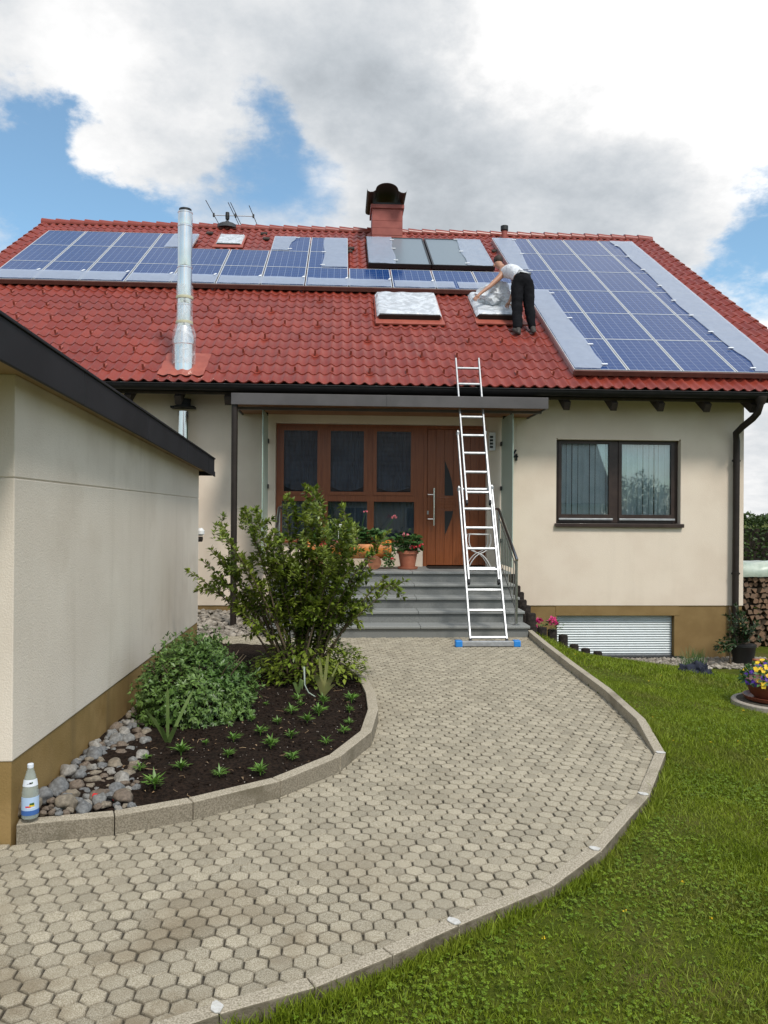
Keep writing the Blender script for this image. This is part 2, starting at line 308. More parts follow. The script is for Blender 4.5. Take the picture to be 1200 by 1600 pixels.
    near = t.mr(sp.outputs[1], 4.6, 2.6); left = t.mr(sp.outputs[0], .9, -.4)
    sm = t.math('MULTIPLY', t.mr(st, .46, .66), t.math('ADD', t.math('MULTIPLY', t.math('MULTIPLY', near, left), .8), .14))
    c = t.mix(t.math('MULTIPLY', sm, .75), c, (.20, .15, .09))
    c = t.mix(t.math('MULTIPLY', t.mr(t.noise(V, 3.2, 6), .60, .78), .5), c, (.20, .175, .135))
    ra = t.new('ShaderNodeAttribute'); ra.attribute_name = 'rim'
    rm = t.math('MULTIPLY', ra.outputs['Fac'], t.math('ADD', t.mr(t.noise(V, 5, 6, .65), .32, .68, .10, 1.0), t.math('MULTIPLY', near, .25)), clamp=True)
    c = t.mix(t.math('MULTIPLY', rm, .64), c, (.060, .048, .032))
    t.put(b.inputs['Base Color'], c); b.inputs['Roughness'].default_value = .9; b.inputs['Specular IOR Level'].default_value = .25
    t.put(b.inputs['Normal'], t.bump(t.noise(V, 260, 4, .7), .6, .004)); M['paver'] = m
special()

# ------------------------------------------------------------------ mesh builder
class MB:
    def __init__(s): s.v = []; s.f = []; s.uv = None
    def add(s, vs, fs):
        o = len(s.v); s.v += [tuple(v) for v in vs]; s.f += [tuple(i+o for i in f) for f in fs]; return s
    def box(s, x0, x1, y0, y1, z0, z1):
        return s.add([(x, y, z) for z in (z0, z1) for y in (y0, y1) for x in (x0, x1)], [(0, 2, 3, 1), (4, 5, 7, 6), (0, 1, 5, 4), (2, 6, 7, 3), (0, 4, 6, 2), (1, 3, 7, 5)])
    def obox(s, c, ax, ay, az):          # oriented box: centre and half-axis vectors
        c = Vector(c); P = [c+ax*i+ay*j+az*k for k in (-1, 1) for j in (-1, 1) for i in (-1, 1)]
        return s.add(P, [(0, 2, 3, 1), (4, 5, 7, 6), (0, 1, 5, 4), (2, 6, 7, 3), (0, 4, 6, 2), (1, 3, 7, 5)])
    def bar(s, a, b, w_, h_, up=(0, 0, 1)):
        a, b = Vector(a), Vector(b); d = (b-a); L = d.length; d.normalize(); sd_ = d.cross(Vector(up))
        if sd_.length < 1e-4: sd_ = d.cross(Vector((1, 0, 0)))
        sd_.normalize(); u2 = sd_.cross(d); return s.obox((a+b)/2, sd_*w_/2, d*L/2, u2*h_/2)
    def tube(s, pts, r, n=10, cap=True):
        pts = [Vector(p) for p in pts]; k = len(pts); rs = r if isinstance(r, (list, tuple)) else [r]*k
        o = len(s.v); prev = None
        for i, p in enumerate(pts):
            t = (pts[min(i+1, k-1)]-pts[max(i-1, 0)]).normalized()
            a = prev if prev is not None else (Vector((0, 0, 1)) if abs(t.z) < .9 else Vector((1, 0, 0)))
            x = (a - t*a.dot(t)).normalized(); prev = x; y = t.cross(x)
            for j in range(n): an = 2*pi*j/n; s.v.append(tuple(p+(x*cos(an)+y*sin(an))*rs[i]))
        for i in range(k-1):
            for j in range(n): s.f.append((o+i*n+j, o+i*n+(j+1) % n, o+(i+1)*n+(j+1) % n, o+(i+1)*n+j))
        if cap: s.f.append(tuple(o+j for j in range(n))[::-1]); s.f.append(tuple(o+(k-1)*n+j for j in range(n)))
        return s
    def lathe(s, prof, c=(0, 0, 0), n=24):
        o = len(s.v); c = Vector(c)
        for r, z in prof:
            for j in range(n): an = 2*pi*j/n; s.v.append((c.x+r*cos(an), c.y+r*sin(an), c.z+z))
        for i in range(len(prof)-1):
            for j in range(n): s.f.append((o+i*n+j, o+i*n+(j+1) % n, o+(i+1)*n+(j+1) % n, o+(i+1)*n+j))
        s.f.append(tuple(o+j for j in range(n))[::-1]); s.f.append(tuple(o+(len(prof)-1)*n+j for j in range(n))); return s
    def prism(s, poly, z0, z1):
        n = len(poly); o = len(s.v); s.v += [(p[0], p[1], z0) for p in poly]+[(p[0], p[1], z1) for p in poly]
        s.f.append(tuple(o+i for i in range(n))[::-1]); s.f.append(tuple(o+n+i for i in range(n)))
        for i in range(n): s.f.append((o+i, o+(i+1) % n, o+n+(i+1) % n, o+n+i))
        return s
    def prism_x(s, poly, x0, x1):        # poly in (y, z)
        n = len(poly); o = len(s.v); s.v += [(x0, p[0], p[1]) for p in poly]+[(x1, p[0], p[1]) for p in poly]
        s.f.append(tuple(o+i for i in range(n))); s.f.append(tuple(o+n+i for i in range(n))[::-1])
        for i in range(n): s.f.append((o+i, o+n+i, o+n+(i+1) % n, o+(i+1) % n))
        return s
    def prism_y(s, poly, y0, y1):        # poly in (x, z)
        n = len(poly); o = len(s.v); s.v += [(p[0], y0, p[1]) for p in poly]+[(p[0], y1, p[1]) for p in poly]
        s.f.append(tuple(o+i for i in range(n))); s.f.append(tuple(o+n+i for i in range(n))[::-1])
        for i in range(n): s.f.append((o+i, o+n+i, o+n+(i+1) % n, o+(i+1) % n))
        return s
    def grid(s, P):                      # P[i][j]
        o = len(s.v); n = len(P[0])
        for row in P: s.v += [tuple(p) for p in row]
        for i in range(len(P)-1):
            for j in range(n-1): s.f.append((o+i*n+j, o+i*n+j+1, o+(i+1)*n+j+1, o+(i+1)*n+j))
        return s
    def leaf(s, p, d, up, L, wd, fold=.25, curl=.15):
        d = d.normalized(); sx = d.cross(up)
        if sx.length < 1e-3: sx = d.cross(Vector((1, .3, .2)))
        sx.normalize(); n = sx.cross(d); o = len(s.v)
        m = p+d*L*.5
        s.v += [tuple(p), tuple(m+sx*wd*.5+n*wd*fold), tuple(p+d*L-n*L*curl), tuple(m-sx*wd*.5+n*wd*fold), tuple(m)]
        s.f += [(o, o+1, o+4), (o+1, o+2, o+4), (o+2, o+3, o+4), (o+3, o, o+4)]
    def strap(s, pts, ws, side, n=None):
        o = len(s.v)
        for p, w_ in zip(pts, ws): s.v += [tuple(p-side*w_/2), tuple(p+side*w_/2)]
        for i in range(len(pts)-1): a = o+2*i; s.f.append((a, a+1, a+3, a+2))
    def build(s, name, m, parent=None, smooth=False, sharp=35, bevel=0, bseg=2, label=None, loc=None):
        me = bpy.data.meshes.new(name); off = Vector((0, 0, 0))
        if parent is not None: off = WL.get(parent.name, Vector((0, 0, 0)))
        elif loc is not None: off = Vector(loc)
        vs_ = [(v[0]-off.x, v[1]-off.y, v[2]-off.z) for v in s.v] if off.length > 0 else s.v
        me.from_pydata(vs_, [], s.f); me.update()
        if s.uv is not None:
            ul = me.uv_layers.new(name='UVMap'); ul.data.foreach_set('uv', np.asarray(s.uv, np.float32).ravel())
        if smooth:
            me.polygons.foreach_set('use_smooth', [True]*len(me.polygons)); me.set_sharp_from_angle(angle=radians(sharp))
        o = bpy.data.objects.new(name, me); COL.objects.link(o)
        if m is not None: me.materials.append(m)
        if parent is not None: o.parent = parent; WL[o.name] = off
        else: o.location = off; WL[o.name] = off
        if bevel:
            b = o.modifiers.new('bevel', 'BEVEL'); b.width = bevel; b.segments = bseg; b.limit_method = 'ANGLE'; b.angle_limit = radians(40)
        if label: o['label'] = label
        return o
WL = {}                                  # mesh origin of each parent in world space
def thing(name, label, cat, loc=(0, 0, 0), group=None):
    o = bpy.data.objects.new(name, None); COL.objects.link(o); o.location = loc; o['label'] = label; o['category'] = cat
    o.empty_display_size = .1
    if group: o['group'] = group
    WL[o.name] = Vector(loc); return o
def tag(o, label, cat, group=None):
    o['label'] = label; o['category'] = cat
    if group: o['group'] = group
    return o
def struct(o, kind='structure'): o['kind'] = kind; return o
def dup(root, loc, label=None, rot=None, scale=None):
    r = root.copy(); COL.objects.link(r); r.location = loc
    if rot is not None: r.rotation_euler = rot
    if scale is not None: r.scale = scale if isinstance(scale, (tuple, list)) else (scale,)*3
    if label: r['label'] = label
    for ch in list(root.children):
        c = ch.copy(); COL.objects.link(c); c.parent = r
        for g in list(ch.children): d = g.copy(); COL.objects.link(d); d.parent = c
    return r
def rv(a=1): return Vector((random.uniform(-a, a), random.uniform(-a, a), random.uniform(-a, a)))
def rdir():
    while True:
        v = rv();
        if .05 < v.length < 1: return v.normalized()
def smooth01(x): x = max(0, min(1, x)); return x*x*(3-2*x)

# ================================================================== SETTING
def wall_holes(mb, x0, x1, z0, z1, holes, y, depth, back=False):
    xs = sorted({x0, x1, *[h[0] for h in holes], *[h[1] for h in holes]}); zs = sorted({z0, z1, *[h[2] for h in holes], *[h[3] for h in holes]})
    for i in range(len(xs)-1):
        for j in range(len(zs)-1):
            cx, cz = (xs[i]+xs[i+1])/2, (zs[j]+zs[j+1])/2
            if any(h[0] < cx < h[1] and h[2] < cz < h[3] for h in holes): continue
            mb.add([(xs[i], y, zs[j]), (xs[i+1], y, zs[j]), (xs[i+1], y, zs[j+1]), (xs[i], y, zs[j+1])], [(0, 1, 2, 3)])
    for a, b, c, d in holes:
        Y = y+depth
        mb.add([(a, y, c), (b, y, c), (b, y, d), (a, y, d), (a, Y, c), (b, Y, c), (b, Y, d), (a, Y, d)], [(0, 4, 5, 1), (1, 5, 6, 2), (2, 6, 7, 3), (3, 7, 4, 0)])
    return mb

WY = 12.75
# --- outline of the path
RIGHT = [(2.60, 10.62), (2.53, 9.5), (2.47, 8.2), (2.43, 7.0), (2.33, 5.95), (2.20, 5.28), (1.79, 4.55), (1.25, 3.82), (.92, 3.48), (.45, 3.17), (.17, 2.97), (-.11, 2.79), (-.42, 2.66), (-.70, 2.51), (-1.5, 2.10), (-3.0, 1.35), (-6.0, .2)]
BED = [(-1.62, 3.98), (-1.16, 4.08), (-.79, 4.26), (-.34, 4.58), (.01, 5.03), (.235, 5.6), (.315, 6.25), (.315, 6.85), (.26, 7.55), (.12, 8.2), (-.15, 8.9), (-.60, 9.55), (-1.64, 9.75)]
PATH = RIGHT+[(-6, 3.98)]+BED+[(-2.6, 9.75), (-2.6, 10.62)]
def inside(p, poly):
    c = False; n = len(poly); x, y = p
    for i in range(n):
        (x1, y1), (x2, y2) = poly[i], poly[(i+1) % n]
        if (y1 > y) != (y2 > y) and x < (x2-x1)*(y-y1)/(y2-y1)+x1: c = not c
    return c
def segd(px, py, a, b):
    ax, ay = a; bx, by = b; dx, dy = bx-ax, by-ay; t = max(0, min(1, ((px-ax)*dx+(py-ay)*dy)/(dx*dx+dy*dy)))
    return math.hypot(px-ax-t*dx, py-ay-t*dy)
LAWNPOLY = RIGHT+[(-6, -400), (400, -400), (400, 10.62)]
RA = np.array(RIGHT)
def edge_dist(X, Y):                     # vectorised distance to the right-hand path edge
    d = np.full(np.shape(X), 1e9)
    for a, b in zip(RA[:-1], RA[1:]):
        v = b-a; t = np.clip(((X-a[0])*v[0]+(Y-a[1])*v[1])/(v@v), 0, 1); d = np.minimum(d, np.hypot(X-a[0]-t*v[0], Y-a[1]-t*v[1]))
    return d
def in_lawn(X, Y):
    c = np.zeros(np.shape(X), bool); n = len(LAWNPOLY)
    for i in range(n):
        (x1, y1), (x2, y2) = LAWNPOLY[i], LAWNPOLY[(i+1) % n]
        if y1 == y2: continue
        k = (y1 > Y) != (y2 > Y); c ^= k & (X < (x2-x1)*(Y-y1)/(y2-y1)+x1)
    return c
def ss(x): x = np.clip(x, 0, 1); return x*x*(3-2*x)
def terrain(X, Y):
    X = np.asarray(X, float); Y = np.asarray(Y, float)
    d = edge_dist(X, Y); lawn = in_lawn(X, Y) | (X > 2.6)
    e = -.048+.078*ss((Y-5.0)/.9); s = .055+.085*ss((Y-4)/4)
    dd_ = np.minimum(d, 5.5)
    z = e - s*np.maximum(dd_-.1, 0) - .112*np.maximum(np.minimum(Y, 13)-8.8, 0)*ss(dd_/.8)
    z = np.maximum(z, -.74)
    far = np.where((Y > 10.6) & (X < 2.6), -.14, z)
    z = np.where(lawn, z, -.14); z = np.where((Y > 12.6) & (X > 2.6), np.minimum(z, -.72), z)
    return np.where((X < 2.6) & (Y > 10.6), -.14, z)

xs = np.unique(np.concatenate([np.linspace(-300, -8, 12), np.linspace(-8, 14, 140), np.arange(1.6, 2.8, .03), np.linspace(14, 300, 14)]))
ys = np.unique(np.concatenate([np.linspace(-300, -4, 14), np.linspace(-4, 16, 130), np.linspace(16, 600, 18)]))
XX, YY = np.meshgrid(xs, ys, indexing='ij'); ZZ = terrain(XX, YY)
ZZ = ZZ + np.where(in_lawn(XX, YY), .012*np.sin(XX*2.3+YY*1.7)*np.sin(YY*2.9-XX), 0)
mb = MB(); mb.grid([[(xs[i], ys[j], ZZ[i, j]) for j in range(len(ys))] for i in range(len(xs))]); mb.f = [f[::-1] for f in mb.f]
struct(mb.build('lawn', M['lawn'], smooth=True, sharp=80))

# bed of sand under the pavers, then the pavers themselves
mb = MB(); mb.prism(PATH, -.13, -.010); struct(mb.build('path_bed', M['joint']))
def clip(poly, a, b):                    # keep the side left of a->b
    out = []
    def sd(p): return (b[0]-a[0])*(p[1]-a[1])-(b[1]-a[1])*(p[0]-a[0])
    for i in range(len(poly)):
        p, q = poly[i], poly[(i+1) % len(poly)]; s1, s2 = sd(p), sd(q)
        if s1 >= 0: out.append(p)
        if (s1 >= 0) != (s2 >= 0): t = s1/(s1-s2); out.append((p[0]+(q[0]-p[0])*t, p[1]+(q[1]-p[1])*t))
    return out
PX = .0905; R0 = PX/sqrt(3); ca, sa = cos(radians(1.5)), sin(radians(1.5))
area2 = sum(PATH[i][0]*PATH[(i+1) % len(PATH)][1]-PATH[(i+1) % len(PATH)][0]*PATH[i][1] for i in range(len(PATH)))
mb = MB(); RIM = []
for j in range(-5, 150):
    for i in range(-75, 45):
        x = (i+.5*(j % 2))*PX; y = j*R0*1.5
        cx, cy = x*ca-y*sa, x*sa+y*ca
        if cy < .6 or cy > 10.7 or cx < -4.2 or cx > 2.7: continue
        r = R0*random.uniform(.935, .985)
        jx, jy = random.uniform(-.0022, .0022), random.uniform(-.0022, .0022); tw = random.uniform(-.02, .02)
        hx = [(cx+jx+r*cos(pi/6+k*pi/3+tw+radians(1.5)), cy+jy+r*sin(pi/6+k*pi/3+tw+radians(1.5))) for k in range(6)]
        ins = [inside(p, PATH) for p in hx]
        if not any(ins): continue
        if not all(ins):
            best = sorted(range(len(PATH)), key=lambda k: segd(cx, cy, PATH[k], PATH[(k+1) % len(PATH)]))[:2]
            for k in best[:1]:
                a, b = PATH[k], PATH[(k+1) % len(PATH)]
                hx = clip(hx, a, b) if area2 > 0 else clip(hx, b, a)
            if len(hx) < 3: continue
        n = len(hx); mx, my = sum(p[0] for p in hx)/n, sum(p[1] for p in hx)/n
        zt = random.uniform(-.0018, .0018); tx, ty = random.uniform(-.03, .03), random.uniform(-.03, .03)
        ring = lambda f, z: [(mx+(p[0]-mx)*f, my+(p[1]-my)*f, z+(p[0]-mx)*tx+(p[1]-my)*ty) for p in hx]
        V = ring(1, -.03)+ring(1, zt-.006)+ring(.91, zt)+ring(.76, zt+.0006)
        F = [(3*n+k) for k in range(n)]
        fs = [tuple(F)]; RIM += [1]*n+[1]*n+[.42]*n+[0]*n
        for q in (0, n, 2*n):
            for k in range(n): fs.append((q+k, q+(k+1) % n, q+n+(k+1) % n, q+n+k))
        mb.add(V, fs)
PO = struct(mb.build('path', M['paver'], smooth=True, sharp=50))
at_ = PO.data.attributes.new('rim', 'FLOAT', 'POINT'); at_.data.foreach_set('value', RIM)

# kerb stones, one by one, mitred
def kerb(poly, wd, z0f, z1f, side, mort=()):
    n = len(poly); P = [Vector((*p, 0)) for p in poly]; N = []
    for i in range(n):
        d1 = (P[i]-P[i-1]).normalized() if i else None; d2 = (P[i+1]-P[i]).normalized() if i < n-1 else None
        n1 = Vector((-d1.y, d1.x, 0)) if d1 else None; n2 = Vector((-d2.y, d2.x, 0)) if d2 else None
        if n1 and n2: m_ = (n1+n2).normalized(); m_ = m_/max(.5, m_.dot(n1))
        else: m_ = n1 or n2
        N.append(m_*side)
    for i in range(n-1):
        a, b = P[i], P[i+1]; d = (b-a).normalized()*.0025
        q = [a+d, b-d, b-d+N[i+1]*wd, a+d+N[i]*wd]
        o = MB(); zs_ = [z1f(a), z1f(b), z1f(b), z1f(a)]
        V = [(p.x, p.y, z0f) for p in q]+[(p.x, p.y, z_) for p, z_ in zip(q, zs_)]
        o.add(V, [(3, 2, 1, 0), (4, 5, 6, 7), (0, 1, 5, 4), (1, 2, 6, 5), (2, 3, 7, 6), (3, 0, 4, 7)])
        if side < 0: o.f = [f[::-1] for f in o.f]
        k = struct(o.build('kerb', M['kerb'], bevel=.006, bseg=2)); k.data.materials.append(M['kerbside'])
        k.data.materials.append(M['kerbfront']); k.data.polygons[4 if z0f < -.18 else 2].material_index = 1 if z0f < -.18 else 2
        if i in mort:
            b2 = MB(); c = P[i+1]; pts = []
            ax = N[i+1].normalized(); ay = Vector((-ax.y, ax.x, 0)); zz = z1f(c)+.002
            for e in range(9):
                an = 2*pi*e/9; rr = random.uniform(.75, 1.15); pts.append(c+ax*(wd*.5+cos(an)*wd*.47*rr)+ay*(sin(an)*.022*rr))
            b2.prism([(p.x, p.y) for p in pts], zz, zz+.004); b2.build('mortar', M['mortar'], parent=k)
rk = RIGHT[:16]
def ztop(p): return .008+.072*smooth01((p.y-5.0)/.9)
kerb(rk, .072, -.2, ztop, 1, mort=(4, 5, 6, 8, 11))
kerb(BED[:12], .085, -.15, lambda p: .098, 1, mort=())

# flower bed soil, heaped slightly, with crumbs
SOIL = [(-1.64, 4.02), (-1.16, 4.14), (-.80, 4.33), (-.38, 4.64), (-.06, 5.08), (.16, 5.63), (.235, 6.25), (.235, 6.85), (.18, 7.53), (.05, 8.14), (-.22, 8.8), (-.65, 9.45), (-1.64, 9.68)]
def bedz(x, y):
    d = min(segd(x, y, SOIL[k], SOIL[k+1]) for k in range(len(SOIL)-1))
    return .070+.05*smooth01(d/.5)+.016*mnoise.noise((x*5, y*5, 0))+.010*mnoise.noise((x*17, y*17, 3))+.006*mnoise.noise((x*45, y*45, 5))
mb = MB(); NX, NY = 90, 240; gx = np.linspace(-1.66, .30, NX); gy = np.linspace(3.95, 9.75, NY)
idx = {}
for i in range(NX):
    for j in range(NY):
        if inside((gx[i], gy[j]), [(p[0]+(.03 if p[0] > -1.6 else -.03), p[1]) for p in SOIL]): idx[i, j] = len(mb.v); mb.v.append((gx[i], gy[j], bedz(gx[i], gy[j])))
for (i, j) in list(idx):
    k = [(i, j), (i+1, j), (i+1, j+1), (i, j+1)]
    if all(q in idx for q in k): mb.f.append(tuple(idx[q] for q in k))
struct(mb.build('soil', M['soil'], smooth=True, sharp=80))
mb = MB()
def blobmesh(mb, c, r, sx=1, sy=1, sz=1, sub=1, jit=.25):
    bm = bmesh.new(); bmesh.ops.create_icosphere(bm, subdivisions=sub, radius=1)
    s0 = rv(50); rot = Matrix.Rotation(random.uniform(0, 6.3), 3, 'Z') @ Matrix.Rotation(random.uniform(-.4, .4), 3, 'X')
    o = len(mb.v)
    for v in bm.verts:
        f = 1+jit*mnoise.noise(v.co*1.3+s0); p = Vector((v.co.x*sx, v.co.y*sy, v.co.z*sz))*f*r; mb.v.append(tuple(Vector(c)+rot @ p))
    for f in bm.faces: mb.f.append(tuple(o+v.index for v in f.verts))
    bm.free()
for k in range(1500):
    x, y = random.uniform(-1.25, .22), random.uniform(4.1, 8.2)
    if inside((x, y), SOIL): blobmesh(mb, (x, y, bedz(x, y)+.003), random.uniform(.004, .016), 1, .8, .7, 1, .5)
struct(mb.build('soil_crumbs', M['soil'], smooth=True), 'stuff')
mb = MB()
for k in range(330):
    x, y = random.uniform(-1.2, .2), random.uniform(4.1, 7.4)
    if inside((x, y), SOIL): blobmesh(mb, (x, y, bedz(x, y)+.006), random.uniform(.0025, .006), 1, .8, .6, 1, .3)
struct(mb.build('bark_and_grit', M['gravel'], smooth=True), 'stuff')
mb = MB()
for k in range(170):
    x, y = random.uniform(-1.3, .2), random.uniform(4.1, 8.0)
    if inside((x, y), SOIL):
        a = random.uniform(0, 6.3); z = bedz(x, y)+.008
        if k % 3: mb.leaf(Vector((x, y, z)), Vector((cos(a), sin(a), .1)), Vector((0, 0, 1)), random.uniform(.015, .04), random.uniform(.008, .018), .2, .3)
        else: L = random.uniform(.03, .11); mb.tube([(x, y, z), (x+cos(a)*L*.5, y+sin(a)*L*.5, z+.006), (x+cos(a+.4)*L, y+sin(a+.4)*L, z)], .0018, 4)
struct(mb.build('dry_litter', M['litter']), 'stuff')

# ================================================================== HOUSE
H = thing('house', 'cream rendered house with steep red tiled roof and ochre plinth', 'house', (0, 0, 0))
SX0, SX1 = -6.5, 6.83; PZ = .17
WIN = (3.60, 5.735, 1.545, 2.975); ENT = (-1.078, 2.428, .80, 3.172); BAS = (3.63, 5.645, -.69, .0)
mb = MB(); wall_holes(mb, SX0, SX1, PZ, 3.95, [WIN, ENT], WY, .30)
mb.add([(SX0, WY, PZ), (SX1, WY, PZ), (SX1, WY+.03, PZ), (SX0, WY+.03, PZ)], [(0, 3, 2, 1)])
def gable_poly(z0):
    yr = EY+9.7*cos(AL); zr = EZ+9.7*sin(AL)-.22; yb = 2*yr-WY
    ze = EZ+(WY-EY)*tan(AL)-.22
    return [(WY, z0), (yb, z0), (yb, ze), (yr, zr), (WY, ze)]
gp = [(max(y_, WY+.003), z_) for y_, z_ in gable_poly(PZ)]
mb.prism_x(gp, SX1-.3, SX1); mb.prism_x(gp, SX0, SX0+.3)
yb = gable_poly(0)[1][0]; mb.box(SX0+.3, SX1-.3, yb-.3, yb-.01, PZ, 3.8)
# parapet under the glazed entrance, in the recess
mb.box(-1.077, 1.372, 12.86, 12.98, .80, 1.235)
mb.build('wall', M['stucco'], H)
mb = MB(); wall_holes(mb, SX0+.015, SX1-.015, -1.2, PZ, [BAS], WY+.015, .14)
mb.prism_x([(WY+.016, -1.2), (yb, -1.2), (yb, PZ), (WY+.016, PZ)], SX1-.3, SX1-.016)
mb.prism_x([(WY+.016, -1.2), (yb, -1.2), (yb, PZ), (WY+.016, PZ)], SX0+.016, SX0+.3)
mb.box(BAS[0]-.02, BAS[1]+.08, WY+.008, WY+.02, BAS[3], PZ-.01)      # smooth lintel band over the shutter
mb.build('plinth', M['plinth'], H)
mb = MB(); mb.box(SX0+.4, SX1-.4, WY+1.4, WY+1.5, .2, 3.6); mb.box(SX0+.4, SX1-.4, WY+.31, WY+1.4, .70, .79); mb.box(SX0+.4, SX1-.4, WY+.31, WY+1.4, 3.3, 3.4)
mb.box(2.9, 3.0, WY+.31, WY+1.4, .8, 3.3)
mb.build('interior', M['room'], H)

# ---- roof
U0, U1, NROW, GA, WV = -7.66, 8.20, 27, .36, .18
ncol = int((U1-U0)/WV*8)+1; us = np.linspace(U0, U1, ncol)
hw = .042*(.5+.5*np.cos(2*pi*us/WV+.5*np.sin(2*pi*us/WV)))**.85
sg = np.array([0, cos(AL), sin(AL)]); ng = np.array([0, -sin(AL), cos(AL)]); o0 = np.array([0, EY, EZ])
vts = []; uvs = []; fcs = []
for i in range(NROW):
    tilej = np.interp(us, np.arange(U0-1, U1+1, .36), NR.uniform(-.004, .004, len(np.arange(U0-1, U1+1, .36))))
    for v, dn, vu in ((GA*i-.035, .0, GA*i+.004), (GA*i-.035, .019, GA*i+.006), (GA*i-.022, .026, GA*i+.02), (GA*(i+1)+.01, .004, GA*(i+1)-.004)):
        n_ = hw+dn+tilej*(1 if dn > .01 else 0); vv = v + tilej*.8*(1 if dn > .01 else 0)
        P = o0+np.outer(us, [1, 0, 0])+np.outer(np.ones(ncol)*vv, sg)+np.outer(n_, ng)
        vts.append(P); uvs.append(np.stack([us+20, np.full(ncol, vu)], 1))
    b = i*4*ncol
    for r in range(3):
        a = b+r*ncol+np.arange(ncol-1); fcs.append(np.stack([a, a+1, a+ncol+1, a+ncol], 1))
V = np.concatenate(vts); UVv = np.concatenate(uvs); Fq = np.concatenate(fcs)
mb = MB(); mb.v = V.tolist(); mb.f = Fq.tolist(); mb.uv = UVv[Fq.ravel()]
ROOF = mb.build('roof', M['tile'], H, smooth=True, sharp=50)
yr, zr = EY+9.7*cos(AL), EZ+9.7*sin(AL)
mb = MB(); th = .16                       # boarded underside and the far slope
mb.prism_x([(EY-.02, EZ-.03), (yr, zr-.03), (yr, zr-.03-th), (EY+.03, EZ-.03-th)], U0+.05, U1-.05)
ye = 2*yr-EY
mb.prism_x([(yr+.001, zr-.03), (ye, EZ-.03), (ye, EZ-.03-th), (yr+.001, zr-.03-th)], U0+.05, U1-.05)
mb.build('roof_boarding', M['rafter'], ROOF)
mb = MB(); mb.prism_x([(yr+.02, zr+.02), (ye+.1, EZ-.03), (ye+.1, EZ-.0), (yr+.02, zr+.06)], U0, U1); mb.build('rear_slope', M['tile'], ROOF)
mb = MB(); nr = 44; du = (U1-U0+.06)/nr
for i in range(nr):
    x0 = U0-.03+i*du; dz = random.uniform(-.004, .004); P = []
    for x, r, z_ in ((x0, .125, .035), (x0+du+.03, .108, .012)):
        P.append([(x, yr+cos(a)*r*1.15, zr+z_+dz+sin(a)*r-.02) for a in np.linspace(-.35, pi+.35, 13)])
    mb.grid(P); mb.f = mb.f
    mb.add(P[0]+[(x0, yr, zr)], [(k, k+1, 13) for k in range(12)])
mb.build('ridge_cap', M['tile'], ROOF, smooth=True, sharp=45)
for u, sgn in ((U1, 1), (U0, -1)):
    mb = MB()
    for i in range(NROW):
        c0, c1 = rp(u, GA*i-.04), rp(u, GA*(i+1)+.02); tk = Vector((sgn*.018, 0, 0))
        A = [c0+NV*.075, c1+NV*.045, c1-NV*.12, c0-NV*.09]
        o = [p-tk*.3 for p in A]+[p+tk for p in A]
        mb.add(o, [(0, 1, 2, 3), (7, 6, 5, 4), (0, 4, 5, 1), (1, 5, 6, 2), (2, 6, 7, 3), (3, 7, 4, 0)])
        a, b = rp(u-sgn*.05, GA*i-.04, .05), rp(u-sgn*.05, GA*(i+1)+.02, .022)
        mb.tube([a, b], [.045, .040], 8)
    mb.build('verge', M['tile'], ROOF, smooth=True, sharp=40)
# snow guards: small hooks on every second course
g = MB(); g.obox((0, -.03, .070), Vector((.017, 0, 0)), Vector((0, .085, 0)), Vector((0, 0, .005))); g.obox((0, -.11, .095), Vector((.019, 0, 0)), Vector((0, .006, 0)), Vector((0, 0, .045)))
g0 = None; extra = MB(); cnt = 0
def blocked(u, v): return (-2.9 < u < -2.2 and v < 2.0) or (.5 < u < 2.05 and 2.4 < v < 4.4) or (2.4 < u < 3.6 and 2.6 < v < 4.4) or (u > 3.55)
for r, row in enumerate((1, 3, 5, 7, 9, 11)):
    for k in range(26):
        u = -7.35+k*.60+(.30 if r % 2 else 0); v = GA*row+.10
        if u > 8.0 or (blocked(u, v) and not (u > 3.55 and row == 1 and u < 4.1)): continue
        p = rp(u, v)
        if cnt >= 98:
            b_ = len(extra.v); Rm = Matrix.Rotation(AL, 3, 'X'); extra.v += [tuple(p+Rm @ Vector(q)) for q in g.v]; extra.f += [tuple(i+b_ for i in f) for f in g.f]; continue
        if g0 is None:
            g0 = g.build('snow_guard', M['flash']); o = g0
        else: o = g0.copy(); COL.objects.link(o)
        o.parent = ROOF; o.location = p; o.rotation_euler = (AL, 0, 0); o.scale = (.9, .8, .9); cnt += 1
if extra.v: struct(extra.build('snow_guard', M['flash'], ROOF), 'stuff')
for k in range(9):                        # vent tiles near the ridge
    u, v = [(-3.35, 9.0), (-1.9, 8.6), (.05, 8.2), (.15, 7.6), (-.1, 6.6), (-2.0, 9.1), (.2, 7.9), (3.75, 8.0), (3.9, 7.4)][k]
    b = MB(); c = rp(u, v, .05); b.obox(c, Vector((.085, 0, 0)), SV*.075, NV*.03); b.build('vent_tile', M['rafter'], ROOF, bevel=.02)

